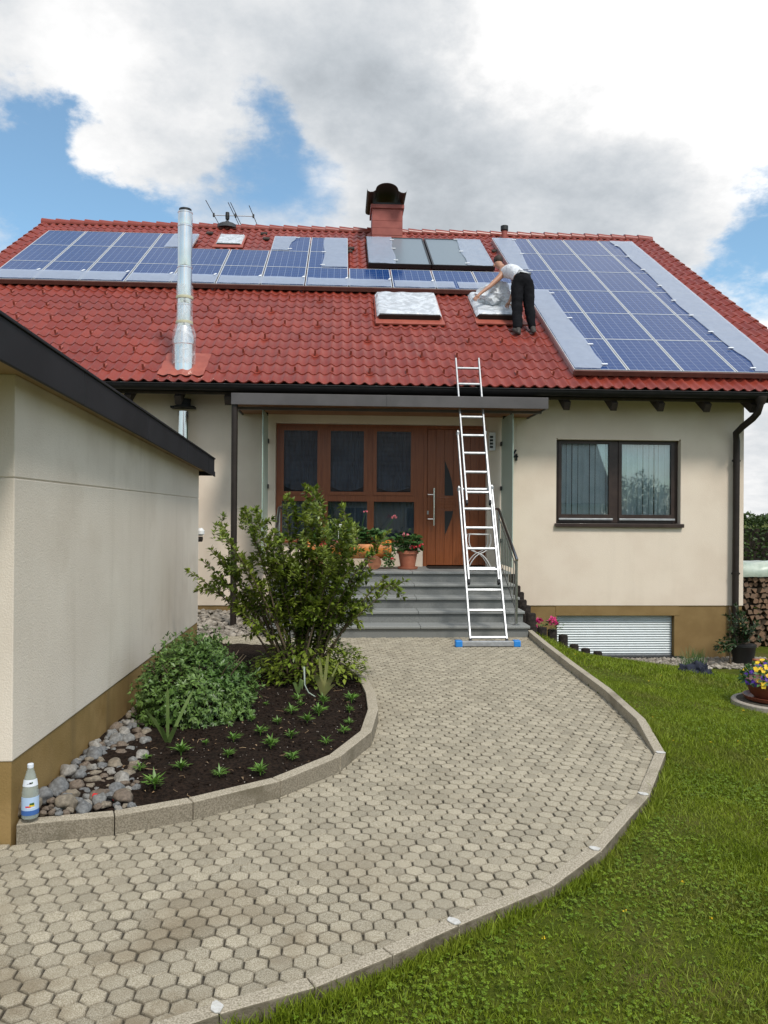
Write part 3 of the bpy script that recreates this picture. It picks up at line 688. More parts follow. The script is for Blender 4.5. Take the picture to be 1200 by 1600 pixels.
# ---- rafter ends, gutter, downpipe
x = -6.4
while x < 8.1:
    b = MB(); b.bar((x, EY+.02, EZ-.29), (x, WY, EZ-.29+(WY-EY-.02)*tan(AL)), .10, .14); b.build('rafter_end', M['rafter'], H); x += .77
mb = MB(); gr, gy_, gz = .085, 12.05, 3.655; P = []
for X in (U0-.02, U1+.03): P.append([(X, gy_+cos(a)*gr, gz+sin(a)*gr) for a in np.linspace(pi, 2*pi, 13)]+[(X, gy_+cos(a)*(gr-.006), gz+sin(a)*(gr-.006)) for a in np.linspace(2*pi, pi, 13)])
for X in P: X.append(X[0])
mb.grid(P); n_ = len(P[0])-1
mb.prism_x([(gy_+cos(a)*gr, gz+sin(a)*gr) for a in np.linspace(pi, 2*pi, 13)], U0-.024, U0-.021)
mb.prism_x([(gy_+cos(a)*gr, gz+sin(a)*gr) for a in np.linspace(pi, 2*pi, 13)], U1+.031, U1+.034)
mb.tube([(U0, gy_-gr, gz+.004), (U1, gy_-gr, gz+.004)], .010, 8)
mb.box(U0+.05, U1-.05, EY-.005, EY+.015, EZ-.15, EZ-.03)
GUT = mb.build('gutter', M['gutter'], H, smooth=True, sharp=50)
x = U0+.4
while x < U1:
    b = MB(); b.bar((x, gy_-gr-.004, gz+.012), (x, EY+.03, gz+.05), .025, .005); b.build('gutter_bracket', M['alu'] , GUT); x += .78
mb = MB(); pp = [at(1189, 614, 12.05), at(1188, 632, 12.05), at(1184, 645, 12.12), at(1176, 654, 12.2), at(1160, 667, 12.5), at(1150, 677, 12.62), Vector((6.655, 12.66, 2.95)), Vector((6.655, 12.66, 2.6)), Vector((6.645, 12.66, -.55))]
mb.tube(pp, .054, 16); mb.lathe([(.062, 0), (.10, .10), (.10, .12)], (pp[0].x, 12.05, 3.49), 16)
for z in (2.62, .72): mb.lathe([(.060, -.02), (.060, .02)], (6.65, 12.66, z), 16); mb.box(6.575, 6.725, 12.655, 12.665, z-.012, z+.012)
mb.build('downpipe', M['pipe'], H, smooth=True, sharp=45)

# ---- front window
FY = 12.87
def px_box(mb, a, b, y0, y1, Y=FY):      # rectangle given by two pixel corners on the plane Y
    p, q = at(*a, Y), at(*b, Y); mb.box(p.x, q.x, y0, y1, min(p.z, q.z), max(p.z, q.z))
zt, zb, zg0, zg1 = 2.985, 1.56, 2.895, 1.70
wl = at(868, 700, FY).x; wr = 5.745
mb = MB(); g1 = (at(877, 750, FY).x, at(951, 750, FY).x); g2 = (at(971, 750, FY).x, at(1048, 750, FY).x)
wall_holes(mb, 3.60, wr, zb, zt, [(g1[0]-.03, g1[1]+.03, zg1-.045, zg0+.035), (g2[0]-.03, g2[1]+.03, zg1-.045, zg0+.035)], FY, .07)
WINO = mb.build('window', M['winframe'], H)
for g in (g1, g2):
    b = MB(); wall_holes(b, g[0]-.055, g[1]+.055, zg1-.06, zg0+.055, [(g[0], g[1], zg1, zg0)], FY-.018, .05)
    for (xa, xb_, za, zb_) in ((g[0]-.055, g[0]-.055, 0, 0),): pass
    X0_, X1_, Z0_, Z1_ = g[0]-.055, g[1]+.055, zg1-.06, zg0+.055
    b.add([(X0_, FY-.018, Z0_), (X1_, FY-.018, Z0_), (X1_, FY-.018, Z1_), (X0_, FY-.018, Z1_), (X0_, FY, Z0_), (X1_, FY, Z0_), (X1_, FY, Z1_), (X0_, FY, Z1_)], [(0, 4, 5, 1), (1, 5, 6, 2), (2, 6, 7, 3), (3, 7, 4, 0)])
    b.build('sash', M['winframe'], WINO)
    b = MB(); b.box(g[0]-.005, g[1]+.005, FY+.012, FY+.02, zg1-.005, zg0+.005); b.build('pane', M['glass'], WINO)
    b = MB(); b.box(g[0]-.05, g[1]+.06, FY-.045, FY-.0185, zg1-.098, zg1-.066); b.build('drip_rail', M['alu'], WINO, bevel=.004)
    b = MB(); X = g[0]-.06; k = 0
    while X < g[1]+.03:
        wv = random.uniform(.072, .090); tl = random.uniform(-.022, .022); P = []
        for z in (zg1-.05, zg0+.05): P.append([(X+wv*q, FY+.075+tl*(q-.5)*2+.012*sin(pi*q), z) for q in np.linspace(0, 1, 7)])
        b.grid(P); X += wv+random.uniform(.006, .020); k += 1
    b.build('curtain', M['curtain'], WINO, smooth=True, sharp=180)
b = MB(); b.box(3.62, 5.70, WY-.01, FY, zt-.03, zt+.0); b.build('shutter_slot', M['stucco'], WINO)
b = MB(); b.box(3.575, 5.775, WY-.055, FY, 1.505, 1.548); b.box(3.575, 5.775, WY-.058, WY-.05, 1.485, 1.548); b.build('sill', M['winframe'], WINO, bevel=.004)
# ---- basement shutter
mb = MB(); z = -.665
while z < .0: mb.prism_x([(WY+.125, z), (WY+.108, z+.008), (WY+.100, z+.022), (WY+.108, z+.036), (WY+.125, z+.040)], BAS[0]+.01, BAS[1]-.01); z += .0405
mb.box(BAS[0]+.01, BAS[1]-.01, WY+.126, WY+.14, BAS[2], BAS[3])
SH = mb.build('basement_shutter', M['shutter'], H, smooth=True, sharp=40)
b = MB(); b.box(BAS[0]-.03, BAS[1]+.14, WY-.06, WY+.12, -.735, -.685); b.build('sill', M['black'], SH, bevel=.006)
b = MB(); b.box(BAS[0]+.012, BAS[1]-.012, WY+.095, WY+.13, -.69, -.665); b.build('bottom_rail', M['alu'], SH)

# ---- glazed entrance and door
mb = MB()
cx = [(443, 496.5), (516, 569), (588, 642.5)]
ups = [(at(a, 720, FY).x, at(b, 720, FY).x) for a, b in cx]; zu1, zu0 = at(550, 673, FY).z, at(550, 769, FY).z
lps = [(at(a, 820, FY).x, at(b, 820, FY).x) for a, b in ((440, 498), (512, 573.5), (584, 647))]; zl1, zl0 = at(550, 783.5, FY).z, at(550, 842, FY).z
xd0 = at(661.5, 780, FY).x; xd1 = at(762, 780, FY).x; xo0 = ENT[0]+.006
xe1 = ENT[1]-.006; ztp = 3.168
wall_holes(mb, xo0, xd0, 1.235, ztp, [(a, b, zu0, zu1) for a, b in ups]+[(a, b, zl0, zl1) for a, b in lps], FY, .06)
EN = mb.build('entrance_glazing', M['wood'], H)
for (a, b_) in ups:
    b = MB(); wall_holes(b, a-.055, b_+.055, zu0-.05, zu1+.05, [(a+.006, b_-.006, zu0+.006, zu1-.006)], FY-.022, .05)
    X0_, X1_, Z0_, Z1_ = a-.055, b_+.055, zu0-.05, zu1+.05
    b.add([(X0_, FY-.022, Z0_), (X1_, FY-.022, Z0_), (X1_, FY-.022, Z1_), (X0_, FY-.022, Z1_), (X0_, FY, Z0_), (X1_, FY, Z0_), (X1_, FY, Z1_), (X0_, FY, Z1_)], [(0, 4, 5, 1), (1, 5, 6, 2), (2, 6, 7, 3), (3, 7, 4, 0)])
    b.build('sash', M['wood'], EN)
for (a, b_), z0, z1 in [(q, zu0, zu1) for q in ups]+[(q, zl0, zl1) for q in lps]:
    b = MB(); b.box(a-.004, b_+.004, FY+.025, FY+.033, z0-.004, z1+.004); b.build('pane', M['dglass'], EN)
    b = MB(); P = []; hgt = z1-z0
    for t in np.linspace(0, 1, 12):
        row = []
        for s_ in np.linspace(0, 1, 90):
            sw = 0 if z0 < 1.9 else .0
            row.append((a-.03+(b_-a+.06)*s_, FY+.06+.035*abs(math.sin(s_*26+.8*math.sin(s_*9))), z0+.02+hgt*t*.98 + (.10*(2*s_-1)**2*(1-t) if z0 > 1.9 else 0)))
        P.append(row)
    b.grid(P); b.build('curtain', M['lace'], EN, smooth=True, sharp=180)
b = MB(); b.box(xo0, xd0-.02, FY-.07, FY+.05, 1.20, 1.234); b.build('sill', M['woodh'], EN, bevel=.004)
# door leaf of vertical boards in its frame
mb = MB(); dz0 = .812; dz1 = at(700, 671, FY).z
mb.box(xd0+.001, xd0+.06, FY-.01, FY+.06, dz0, ztp); mb.box(xd1-.005, xe1, FY-.01, FY+.06, dz0, ztp); mb.box(xd0+.061, xd1-.006, FY-.01, FY+.06, dz1+.004, ztp)
X0_ = xd0+.064; nb = 7; bw = (xd1-.008-X0_)/nb
for k in range(nb): mb.box(X0_+k*bw+.0025, X0_+(k+1)*bw-.0025, FY+.0, FY+.05, dz0+.02, dz1)
mb.box(X0_, X0_+nb*bw, FY+.012, FY+.045, dz0+.02, dz1)
za, zb_ = at(700, 775, FY).z, at(700, 798, FY).z
for k in range(5): zz = za-(za-zb_)*(k+.5)/5; mb.box(at(684, 780, FY).x, at(712, 780, FY).x, FY-.006, FY+.001, zz-.012, zz+.012)
DR = mb.build('door', M['wood'], H, bevel=.002, bseg=1)
def px_poly(pts, y0, y1, m, name, par):
    b = MB(); b.prism_y([(at(a, c, FY).x, at(a, c, FY).z) for a, c in pts], y0, y1); return b.build(name, m, par)
U_ = [(694.6, 719), (697, 725), (701, 735), (705, 748), (707.5, 762), (708.3, 774.5), (694.6, 774.5)]
L_ = [(694.6, 798.5), (708, 798.5), (706, 808), (702.5, 818), (698.5, 828), (694.6, 836)]
def grow(pts, k):
    mx = sum(p[0] for p in pts)/len(pts); my = sum(p[1] for p in pts)/len(pts)
    return [(mx+(p[0]-mx)*(1+k/8), my+(p[1]-my)*(1+k/30)) for p in pts]
for q in (U_, L_):
    px_poly(grow(q, 2.2), FY-.008, FY+.01, M['wood'], 'glass_trim', DR); px_poly(q, FY-.012, FY-.0085, M['black'], 'pane', DR)
hx_ = at(677.4, 790, FY).x
b = MB(); b.tube([(hx_, FY-.075, at(677, 763, FY).z), (hx_, FY-.075, at(677, 821, FY).z)], .016, 12)
for yy in (773, 811): p = at(668, yy, FY); b.tube([(p.x, FY-.005, p.z), (p.x, FY-.075, p.z), (hx_, FY-.075, p.z)], .009, 8)
b.build('handle', M['steel'], DR, smooth=True)
b = MB(); p = at(668.5, 801, FY); b.lathe([(.016, -.03), (.016, .03)], (p.x, FY-.004, p.z), 12); b.build('lock', M['railsteel'], DR)
b = MB(); b.box(xd0, xe1, FY-.05, FY+.05, .80, .812); b.build('threshold', M['riser'], DR)
# ---- canopy
mb = MB(); cz0, cz1 = 3.285, 3.455
mb.box(-1.63, .70, 11.50, 11.53, cz0, cz1); mb.box(.703, 3.12, 11.497, 11.527, cz0, cz1); mb.box(-1.63, -1.60, 11.531, WY-.002, cz0, cz1); mb.box(3.09, 3.12, 11.531, WY-.002, cz0, cz1)
mb.box(-1.60, 3.09, 11.54, WY-.002, cz1-.03, cz1-.004); mb.box(.672, .732, 11.492, 11.5, cz0-.002, cz1+.002)
CA = mb.build('canopy', M['canopyfascia'], H, bevel=.004)
mb = MB(); y = 11.54
while y < 12.74: mb.box(-1.598, 3.088, y, min(y+.088, 12.745), cz0+.02, cz0+.035); y += .091
mb.build('soffit', M['soffit'], CA)
mb = MB(); mb.bar((-1.60, 11.8, 3.27), (3.09, 11.8, 3.27), .05, .04); mb.build('soffit_beam', M['canopyfascia'], CA)
mb = MB(); mb.tube([(-1.585, 11.57, 3.29), (-1.585, 11.57, -.02)], .047, 14); mb.build('canopy_post', M['pipe'], CA, smooth=True)
# ---- chimney
cy0, cy1 = 19.25, 20.02
mb = MB(); mb.box(.735, 1.485, cy0, cy1, 8.1, 9.32)
CH = mb.build('chimney', M['chim'], H)
b = MB()
for z in (8.66, 8.84, 9.02): b.box(.728, 1.492, cy0-.007, cy1+.007, z, z+.178 if z < 9 else 9.32)
b.build('cladding', M['chim'], CH, bevel=.006)
b = MB(); b.box(.69, 1.53, cy0-.05, cy1+.05, 9.322, 9.42); b.build('collar', M['chim'], CH, bevel=.01)
b = MB(); b.box(.76, 1.46, cy0+.05, cy1-.05, 9.421, 9.50)
for xx in (.80, 1.42):
    for yy in (cy0+.06, cy1-.06): b.box(xx-.012, xx+.012, yy-.012, yy+.012, 9.5, 9.60)
b.build('hood_strut', M['black'], CH)
prof = [(.585, 9.64), (.60, 9.585), (.66, 9.56), (.73, 9.565), (.79, 9.60)]+[(1.075+.275*cos(a), 9.62+.17*sin(a)) for a in np.linspace(pi*.95, pi*.05, 15)]+[(1.36, 9.60), (1.42, 9.565), (1.49, 9.555), (1.55, 9.58), (1.565, 9.635)]
b = MB(); b.grid([[(x_, y_, z_+dz_) for x_, z_ in prof] for y_, dz_ in ((18.85, 0), (20.3, 0), (20.3, .012), (18.85, .012), (18.85, 0))]); b.build('hood', M['hood'], CH, smooth=True, sharp=60)
b = MB(); b.add([rp(.62, 8.52, .05), rp(1.62, 8.52, .05), rp(1.62, 8.85, .09), rp(.62, 8.85, .09), rp(.62, 9.2, .09), rp(1.62, 9.2, .09)], [(0, 1, 2, 3), (3, 2, 5, 4)]); b.build('flashing', M['flash'], CH)
# ---- small vent pipe at the ridge
mb = MB(); p = rp(4.2, 9.25); mb.tube([p-Vector((0, 0, .1)), p+Vector((0, 0, .27))], .075, 14); VP = mb.build('vent_pipe', M['chim'], H, smooth=True)
b = MB(); b.lathe([(.085, 0), (.10, .02), (.10, .13), (.03, .15)], p+Vector((0, 0, .25)), 14); b.build('vent_cap', M['black'], VP, smooth=True)
# ---- house number
mb = MB(); p = at(804, 711, WY); k = .0052
for a, b_ in (((-8, -4), (3, 13)), ((-9, -4), (8, -4)), ((4, 3), (4, -14))):
    mb.bar((p.x+a[0]*k*1.3, WY-.02, p.z+a[1]*k*1.3), (p.x+b_[0]*k*1.3, WY-.02, p.z+b_[1]*k*1.3), .03, .024, up=(0, 1, 0))
mb.build('house_number', M['black'], H)

# ---- stone steps
ST = thing('stone_steps', 'grey granite steps with five risers up to the front door', 'steps', (0, 0, 0))
xa, xb_ = -1.02, 2.60
for k in range(5):
    z = .162*(k+1); y0 = 10.44+.31*k; y1 = 12.86 if k == 4 else y0+.36
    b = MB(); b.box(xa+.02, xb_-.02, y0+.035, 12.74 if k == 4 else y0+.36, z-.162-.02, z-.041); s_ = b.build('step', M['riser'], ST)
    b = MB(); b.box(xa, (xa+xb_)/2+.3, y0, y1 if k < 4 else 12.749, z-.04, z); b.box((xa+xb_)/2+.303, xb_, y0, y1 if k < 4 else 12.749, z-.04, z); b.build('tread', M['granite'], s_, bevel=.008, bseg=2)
b = MB(); b.box(-1.10, 2.45, 12.752, 12.86, .78, .808); b.build('threshold_slab', M['granite'], ST)

# ---- satin glass screens
def screen(x, label, zb):
    t = thing('glass_screen', label, 'glass screen', (x, 12.3, 0)); b = MB(); b.box(x-.006, x+.006, 11.86, 12.70, zb, 3.27); b.build('glass_panel', M['satin'], t)
    for z in (1.25, 2.12, 2.86):
        b = MB(); b.box(x-.02, x+.02, 12.63, 12.749, z-.035, z+.035); b.build('clamp', M['black'], t, bevel=.004)
    for z in (3.255,):
        b = MB(); b.box(x-.02, x+.02, 11.93, 11.98, z, 3.30); b.box(x-.02, x+.02, 12.5, 12.55, z, 3.30); b.build('top_clamp', M['black'], t)
screen(2.665, 'greenish satin glass screen between the front door and the house number', .86)
screen(-1.20, 'greenish satin glass screen beside the brown entrance glazing, behind the bush', .86)

# ---- handrails
def handrail(x, label):
    t = thing('handrail', label, 'handrail', (x, 10.45, .162)); y0, y1 = 10.52, 11.72; z0, z1 = 1.07, 1.75
    for y, zf, zt_ in ((y0, .162, z0), (y1, .81, z1)):
        b = MB(); b.tube([(x, y, zf), (x, y, zt_)], .021, 12); b.lathe([(.05, 0), (.05, .008)], (x, y, zf), 14); b.build('post', M['railsteel'], t, smooth=True, sharp=50)
    b = MB(); b.tube([(x, y0-.03, z0-.012), (x, y0, z0+.012), (x, y1, z1+.012), (x, y1+.12, z1+.02), (x, 12.3, z1+.02)], .021, 12); b.build('rail', M['railsteel'], t, smooth=True)
    for dz in (-.11, -.72):
        b = MB(); b.tube([(x, y0, z0+dz), (x, y1, z1+dz)], .007, 8); b.build('infill_rail', M['railsteel'], t, smooth=True)
    for k in range(1, 7):
        f = k/7; y = y0+(y1-y0)*f; z = z0+(z1-z0)*f; b = MB(); b.tube([(x, y, z-.73), (x, y, z-.09)], .006, 8); b.build('baluster', M['railsteel'], t, smooth=True)
handrail(2.42, 'stainless steel handrail with balusters on the right side of the steps')
handrail(-.93, 'stainless steel handrail on the left side of the steps, mostly hidden by the bush')

# ---- stainless flue
FX, FYc = -2.525, 12.52
FL = thing('flue_pipe', 'shiny stainless steel flue pipe rising through the red roof', 'flue', (FX, FYc, 0))
b = MB(); b.lathe([(.098, .5), (.098, 3.30)], (FX, FYc, 0), 28); b.build('lower_pipe', M['steel'], FL, smooth=True)
b = MB(); b.lathe([(.15, 3.36), (.15, 3.39), (.115, 3.40), (.115, 3.50)], (FX, FYc, 0), 28); b.box(FX-.22, FX+.16, FYc+.02, FYc+.2, 3.365, 3.395); b.build('eaves_collar', M['gutter'], FL)
zs_ = [4.62, 5.02, 5.62, 6.28, 6.50]
for k in range(4):
    b = MB(); b.lathe([(.112, zs_[k]), (.1135, zs_[k]+.006), (.1135, zs_[k+1]-.03), (.118, zs_[k+1]-.025), (.118, zs_[k+1]-.004), (.112, zs_[k+1])], (FX, FYc, 0), 36); b.build('pipe_section', M['steel'], FL, smooth=True, sharp=30)
b = MB(); b.lathe([(.165, 3.92), (.166, 4.36), (.175, 4.37), (.175, 4.42), (.125, 4.62), (.118, 4.66)], (FX, FYc, 0), 36); b.build('storm_collar', M['steel'], FL, smooth=True, sharp=30)
b = MB(); b.lathe([(.098, 6.50), (.098, 6.545), (.090, 6.545), (.090, 6.50)], (FX, FYc, 0), 28); b.build('flue_cap', M['black'], FL)
b = MB(); P = []
for i, v in enumerate(np.linspace(.12, 1.02, 7)): P.append([rp(u, v, .058+.012*math.cos(2*pi*u/WV)*(1 if i < 2 else 0) + .05*max(0, 1-abs(u-FX)/.3)*max(0, 1-abs(v-.6)/.5)) for u in np.linspace(FX-.36, FX+.36, 40)])
b.grid(P); b.build('flashing', M['flash'], FL, smooth=True, sharp=50)
b = MB(); P = []
for z in np.linspace(4.05, 5.32, 24):
    r = (.185 if z < 4.5 else .185-.055*smooth01((z-4.5)/.25)); P.append([Vector((FX+cos(a)*(r+.012*mnoise.noise((cos(a)*2.5, sin(a)*2.5, z*7))), FYc+sin(a)*(r+.012*mnoise.noise((cos(a)*2.5, sin(a)*2.5, z*7+9))), z)) for a in np.linspace(0, 2*pi, 33)])
b.grid(P)
flf = tag(b.build('plastic_wrap', M['clear'], smooth=True, sharp=70, loc=(FX, FYc, 4.1)), 'crinkled clear plastic wrapped around the foot of the flue pipe', 'plastic wrap')
for z in (4.72, 5.12):
    b = MB(); b.lathe([(.134, -.022), (.137, 0), (.134, .022)], (FX, FYc, z), 24); b.build('tape', mat('beige_tape', (.55, .52, .36), None, .5) if 'bt' not in M else M['bt'], flf, smooth=True)

# ================================================================== SOLAR PANELS
RU0, RV0, PWA, PWB = 3.781, .371, .913, 1.407
LU0, LV0, LA, LB = -7.097, 4.50, .905, 1.297
def panel_proto(a, b_, tagname):
    w_, h_ = a-.024, b_-.003
    g = MB(); fr = .016
    ft = .0115; g.box(0, w_, 0, ft, 0, .042); g.box(0, w_, h_-ft, h_, 0, .042); g.box(0, fr, ft, h_-ft, 0, .042); g.box(w_-fr, w_, ft, h_-ft, 0, .042)
    f = MB(); X0, X1, Y0, Y1 = fr-.001, w_-fr+.001, ft-.001, h_-ft+.001
    f.add([(X0, Y0, .037), (X1, Y0, .037), (X1, Y1, .037), (X0, Y1, .037), (X0, Y0, .006), (X1, Y0, .006), (X1, Y1, .006), (X0, Y1, .006)], [(0, 1, 2, 3), (7, 6, 5, 4), (0, 4, 5, 1), (1, 5, 6, 2), (2, 6, 7, 3), (3, 7, 4, 0)])
    uv = {0: (0, 0), 1: (1, 0), 2: (1, 1), 3: (0, 1), 4: (0, 0), 5: (1, 0), 6: (1, 1), 7: (0, 1)}
    f.uv = np.array([uv[i] for q in f.f for i in q])
    return g, f
ORD = ['first', 'second', 'third', 'fourth', 'fifth', 'sixth', 'seventh', 'eighth', 'ninth', 'tenth', 'eleventh', 'twelfth']
def lay_array(u0, v0, a, b_, cells, lab, group):
    proto = None
    for i, j in cells:
        p = rp(u0+i*a, v0+j*b_, .125); l = lab(i, j)
        if proto is None:
            proto = thing('photovoltaic_module', l, 'solar panel', p, group); proto.rotation_euler = (AL, 0, 0)
            g, f = panel_proto(a, b_, '')
            fo = g.build('frame', M['pvframe']); fo.parent = proto; co = f.build('cell_field', M['pv']); co.parent = proto
        else: dup(proto, p, l)
lay_array(RU0, RV0, PWA, PWB, [(i, j) for j in range(6) for i in range(4)],
          lambda i, j: f'blue solar panel, right array: {ORD[i]} column from the left, {ORD[j]} row from the eaves', 'solar panels of the right array')
Lc = [(i, 0) for i in range(12)]+[(i, 1) for i in range(8)]+[(i, 2) for i in (0, 1, 2, 3, 6, 7)]
lay_array(LU0, LV0, LA, LB, Lc,
          lambda i, j: f'blue solar panel of the left array, {ORD[i]} from the left in its {("bottom", "middle", "top")[j]} row', 'solar panels of the left array')
def rail(u0, u1, v, label):
    b = MB(); o = rp((u0+u1)/2, v, .12); b.obox(o, Vector(((u1-u0)/2, 0, 0)), SV*.020, NV*.040)
    k = u0+.45
    while k < u1: b.obox(rp(k, v+.06, .04), Vector((.02, 0, 0)), SV*.05, NV*.05); k += .9
    tag(b.build('mounting_rail', M['rail_brown'], loc=o), label, 'mounting rail')
rail(RU0, RU0+4*PWA, RV0-.03, 'reddish brown mounting rail under the lower edge of the right solar array')
rail(LU0-.02, LU0+12*LA-.3, LV0-.03, 'reddish brown mounting rail under the lower edge of the left solar array')
for k in range(5):
    b = MB(); uu = RU0+(k if k < 4 else 4)*PWA-(.011 if 0 < k < 4 else (-.02 if k == 0 else .04)); 
    b.obox(rp(uu, RV0+3*PWB, .075), Vector((.02, 0, 0)), SV*3*PWB*.99, NV*.045); tag(b.build('mounting_rail', M['galv'], loc=rp(uu, RV0+3*PWB, .07)), f'grey rail running up the roof under the right array, {ORD[k]} from the worker', 'mounting rail', 'upright rails under the right array')

# ---- solar thermal collectors
def collector(u0, u1, v0, v1, lab):
    c = rp(u0, v0, .09); t = thing('solar_collector', lab, 'solar collector', c, 'solar water collectors'); t.rotation_euler = (AL, 0, 0); w_, h_ = u1-u0, v1-v0
    g = MB(); f = .035; g.box(0, w_, 0, f, 0, .10); g.box(0, w_, h_-f, h_, 0, .10); g.box(0, f, f, h_-f, 0, .10); g.box(w_-f, w_, f, h_-f, 0, .10); o = g.build('frame', M['darkframe']); o.parent = t
    g = MB(); g.box(f-.001, w_-f+.001, f-.001, h_-f+.001, .02, .088); o = g.build('absorber_glass', M['coll']); o.parent = t
collector(.57, 1.985, 6.16, 8.50, 'grey glass solar water collector below the chimney, left of the pair')
collector(2.015, 3.43, 6.16, 8.50, 'grey glass solar water collector nearest the worker, right of the pair')

# ---- plastic film taped over panels
def sheet(left, right, v0, v1, n=.182, nu=14, nv=16, wr=.006):
    s0 = rv(40); P = []
    for v in np.linspace(v0, v1, nv):
        l, r = left(v), right(v)
        P.append([rp(u, v, n+wr*(1.2*mnoise.noise((u*3.1+s0.x, v*3.1, s0.y))+.8*mnoise.noise((u*9+s0.x, v*6, s0.y)))) for u in np.linspace(l, r, nu)])
    return MB().grid(P)
def tape(par, u, v, rot=0, L=.10, n=.196):
    b = MB(); a = Vector((cos(rot), 0, 0))+SV*sin(rot); c = a.cross(NV); b.obox(rp(u, v, n), a*L*.5, c*.02, NV*.0025); b.build('tape_strip', M['tape'], par)
def film(lab, left, right, v0, v1, tapes=(), n=.182, **k):
    uc = (left((v0+v1)/2)+right((v0+v1)/2))/2
    o = tag(sheet(left, right, v0, v1, n, **k).build('plastic_film', M['film'], smooth=True, sharp=180, loc=rp(uc, (v0+v1)/2, n)), lab, 'plastic film', 'plastic films over the panels')
    for q in tapes: tape(o, *q, n=n+.012)
    return o
def pxl(pts, n=.18):
    q = sorted([rf(a, b_, n)[::-1] for a, b_ in pts]); vv = [a for a, _ in q]; uu = [b_ for _, b_ in q]
    return (lambda v: float(np.interp(v, vv, uu))), vv[0], vv[-1]
R4 = RU0+4*PWA-.03
lf, v0, v1 = pxl([(957, 381), (968, 386), (985, 405), (1012, 427), (1040, 455), (1060, 477), (1087, 498), (1126, 531), (1155, 553), (1170, 560), (1177, 570), (1179, 579)])
film('long white plastic film along the right edge of the right solar array', lf, lambda v: R4, RV0+.02, RV0+6*PWB-.03, [(lf(v)-.02, v, .1) for v in (.5, 1.4, 2.2, 3.1, 4.0, 5.0, 6.2, 7.3, 8.3)], nv=40)
lf, v0, v1 = pxl([(806, 379), (812, 389), (818, 402), (824, 416), (830, 425), (832, 429)])
film('white plastic film over the upper left corner of the right solar array, above the worker', lambda v: RU0+.015, lf, RV0+4*PWB+.02, RV0+6*PWB-.03, [(lf(v)+.0, v, .1) for v in (5.9, 7.3, 8.6)])
lf, v0, v1 = pxl([(863, 462), (870, 472), (884, 492), (900, 512), (915, 530), (933, 558), (944, 568), (940, 574), (934, 578)])
film('white plastic film on the right solar array, beside the feet of the worker', lambda v: RU0+.015, lf, RV0+.03, RV0+3*PWB-.04, [(lf(v)+.02, v, .1) for v in (.55, 1.45, 2.8, 4.3)], nv=26)
# strips along the bottom row of the left array
for k, (a, b_, lab, hh) in enumerate(((0, 2.94, 'near the left gable', .60), (3.0, 5.0, 'just left of the flue pipe', .55), (5.03, 7.0, 'below the wrapped little roof window', .52), (7.03, 8.98, 'below the pair of half covered panels', .50), (9.03, 10.45, 'below the left solar collector', .46), (10.5, 11.9, 'behind the arm of the worker', .45))):
    film('white plastic film on the left array bottom edge, '+lab, lambda v, a=a: LU0+a*LA+.012, lambda v, b_=b_: LU0+b_*LA-.02, LV0+.02, LV0+hh, [(LU0+a*LA+.1+q*LA, LV0+hh, 1.2) for q in np.arange(.8, b_-a, 1.0)], nu=40, nv=8)
film('white plastic film on the top row panel just behind the flue pipe', lambda v: LU0+3.30*LA+(v-LV0-2*LB)*.02, lambda v: LU0+4*LA-.03, LV0+2*LB+.03, LV0+3*LB-.03)
lf, v0, v1 = pxl([(462, 374), (456, 378), (452, 386), (451, 393)])
film('white plastic film on the left half of the upper panel left of the centre', lambda v: LU0+6*LA+.012, lf, LV0+2*LB+.03, LV0+3*LB-.03, [(lf(8.2)+.05, 8.25, .2), (lf(7.2)+.02, 7.2, .2)])
film('white plastic film on the right half of two stacked panels left of the chimney', lambda v: LU0+7.36*LA+.02*math.sin(v*3), lambda v: LU0+8*LA-.03, LV0+LB+.05, LV0+3*LB-.03, [(LU0+7.36*LA, 5.95, .2), (LU0+7.36*LA, 7.0, .2)])
film('white wrinkled plastic film on the left part of the left solar collector', lambda v: .585, lambda v: .57+.62+.02*math.sin(v*4), 6.18, 8.49, [(1.2, 8.2, .1), (1.2, 7.4, .1), (1.2, 6.4, .1)], n=.20, wr=.012)
film('white wrinkled plastic film on the right part of the right solar collector', lambda v: 3.43-.62+.02*math.sin(v*4), lambda v: 3.42, 6.18, 8.49, [(2.8, 8.4, .1), (2.8, 7.3, .1), (2.82, 6.3, .1)], n=.20, wr=.012)

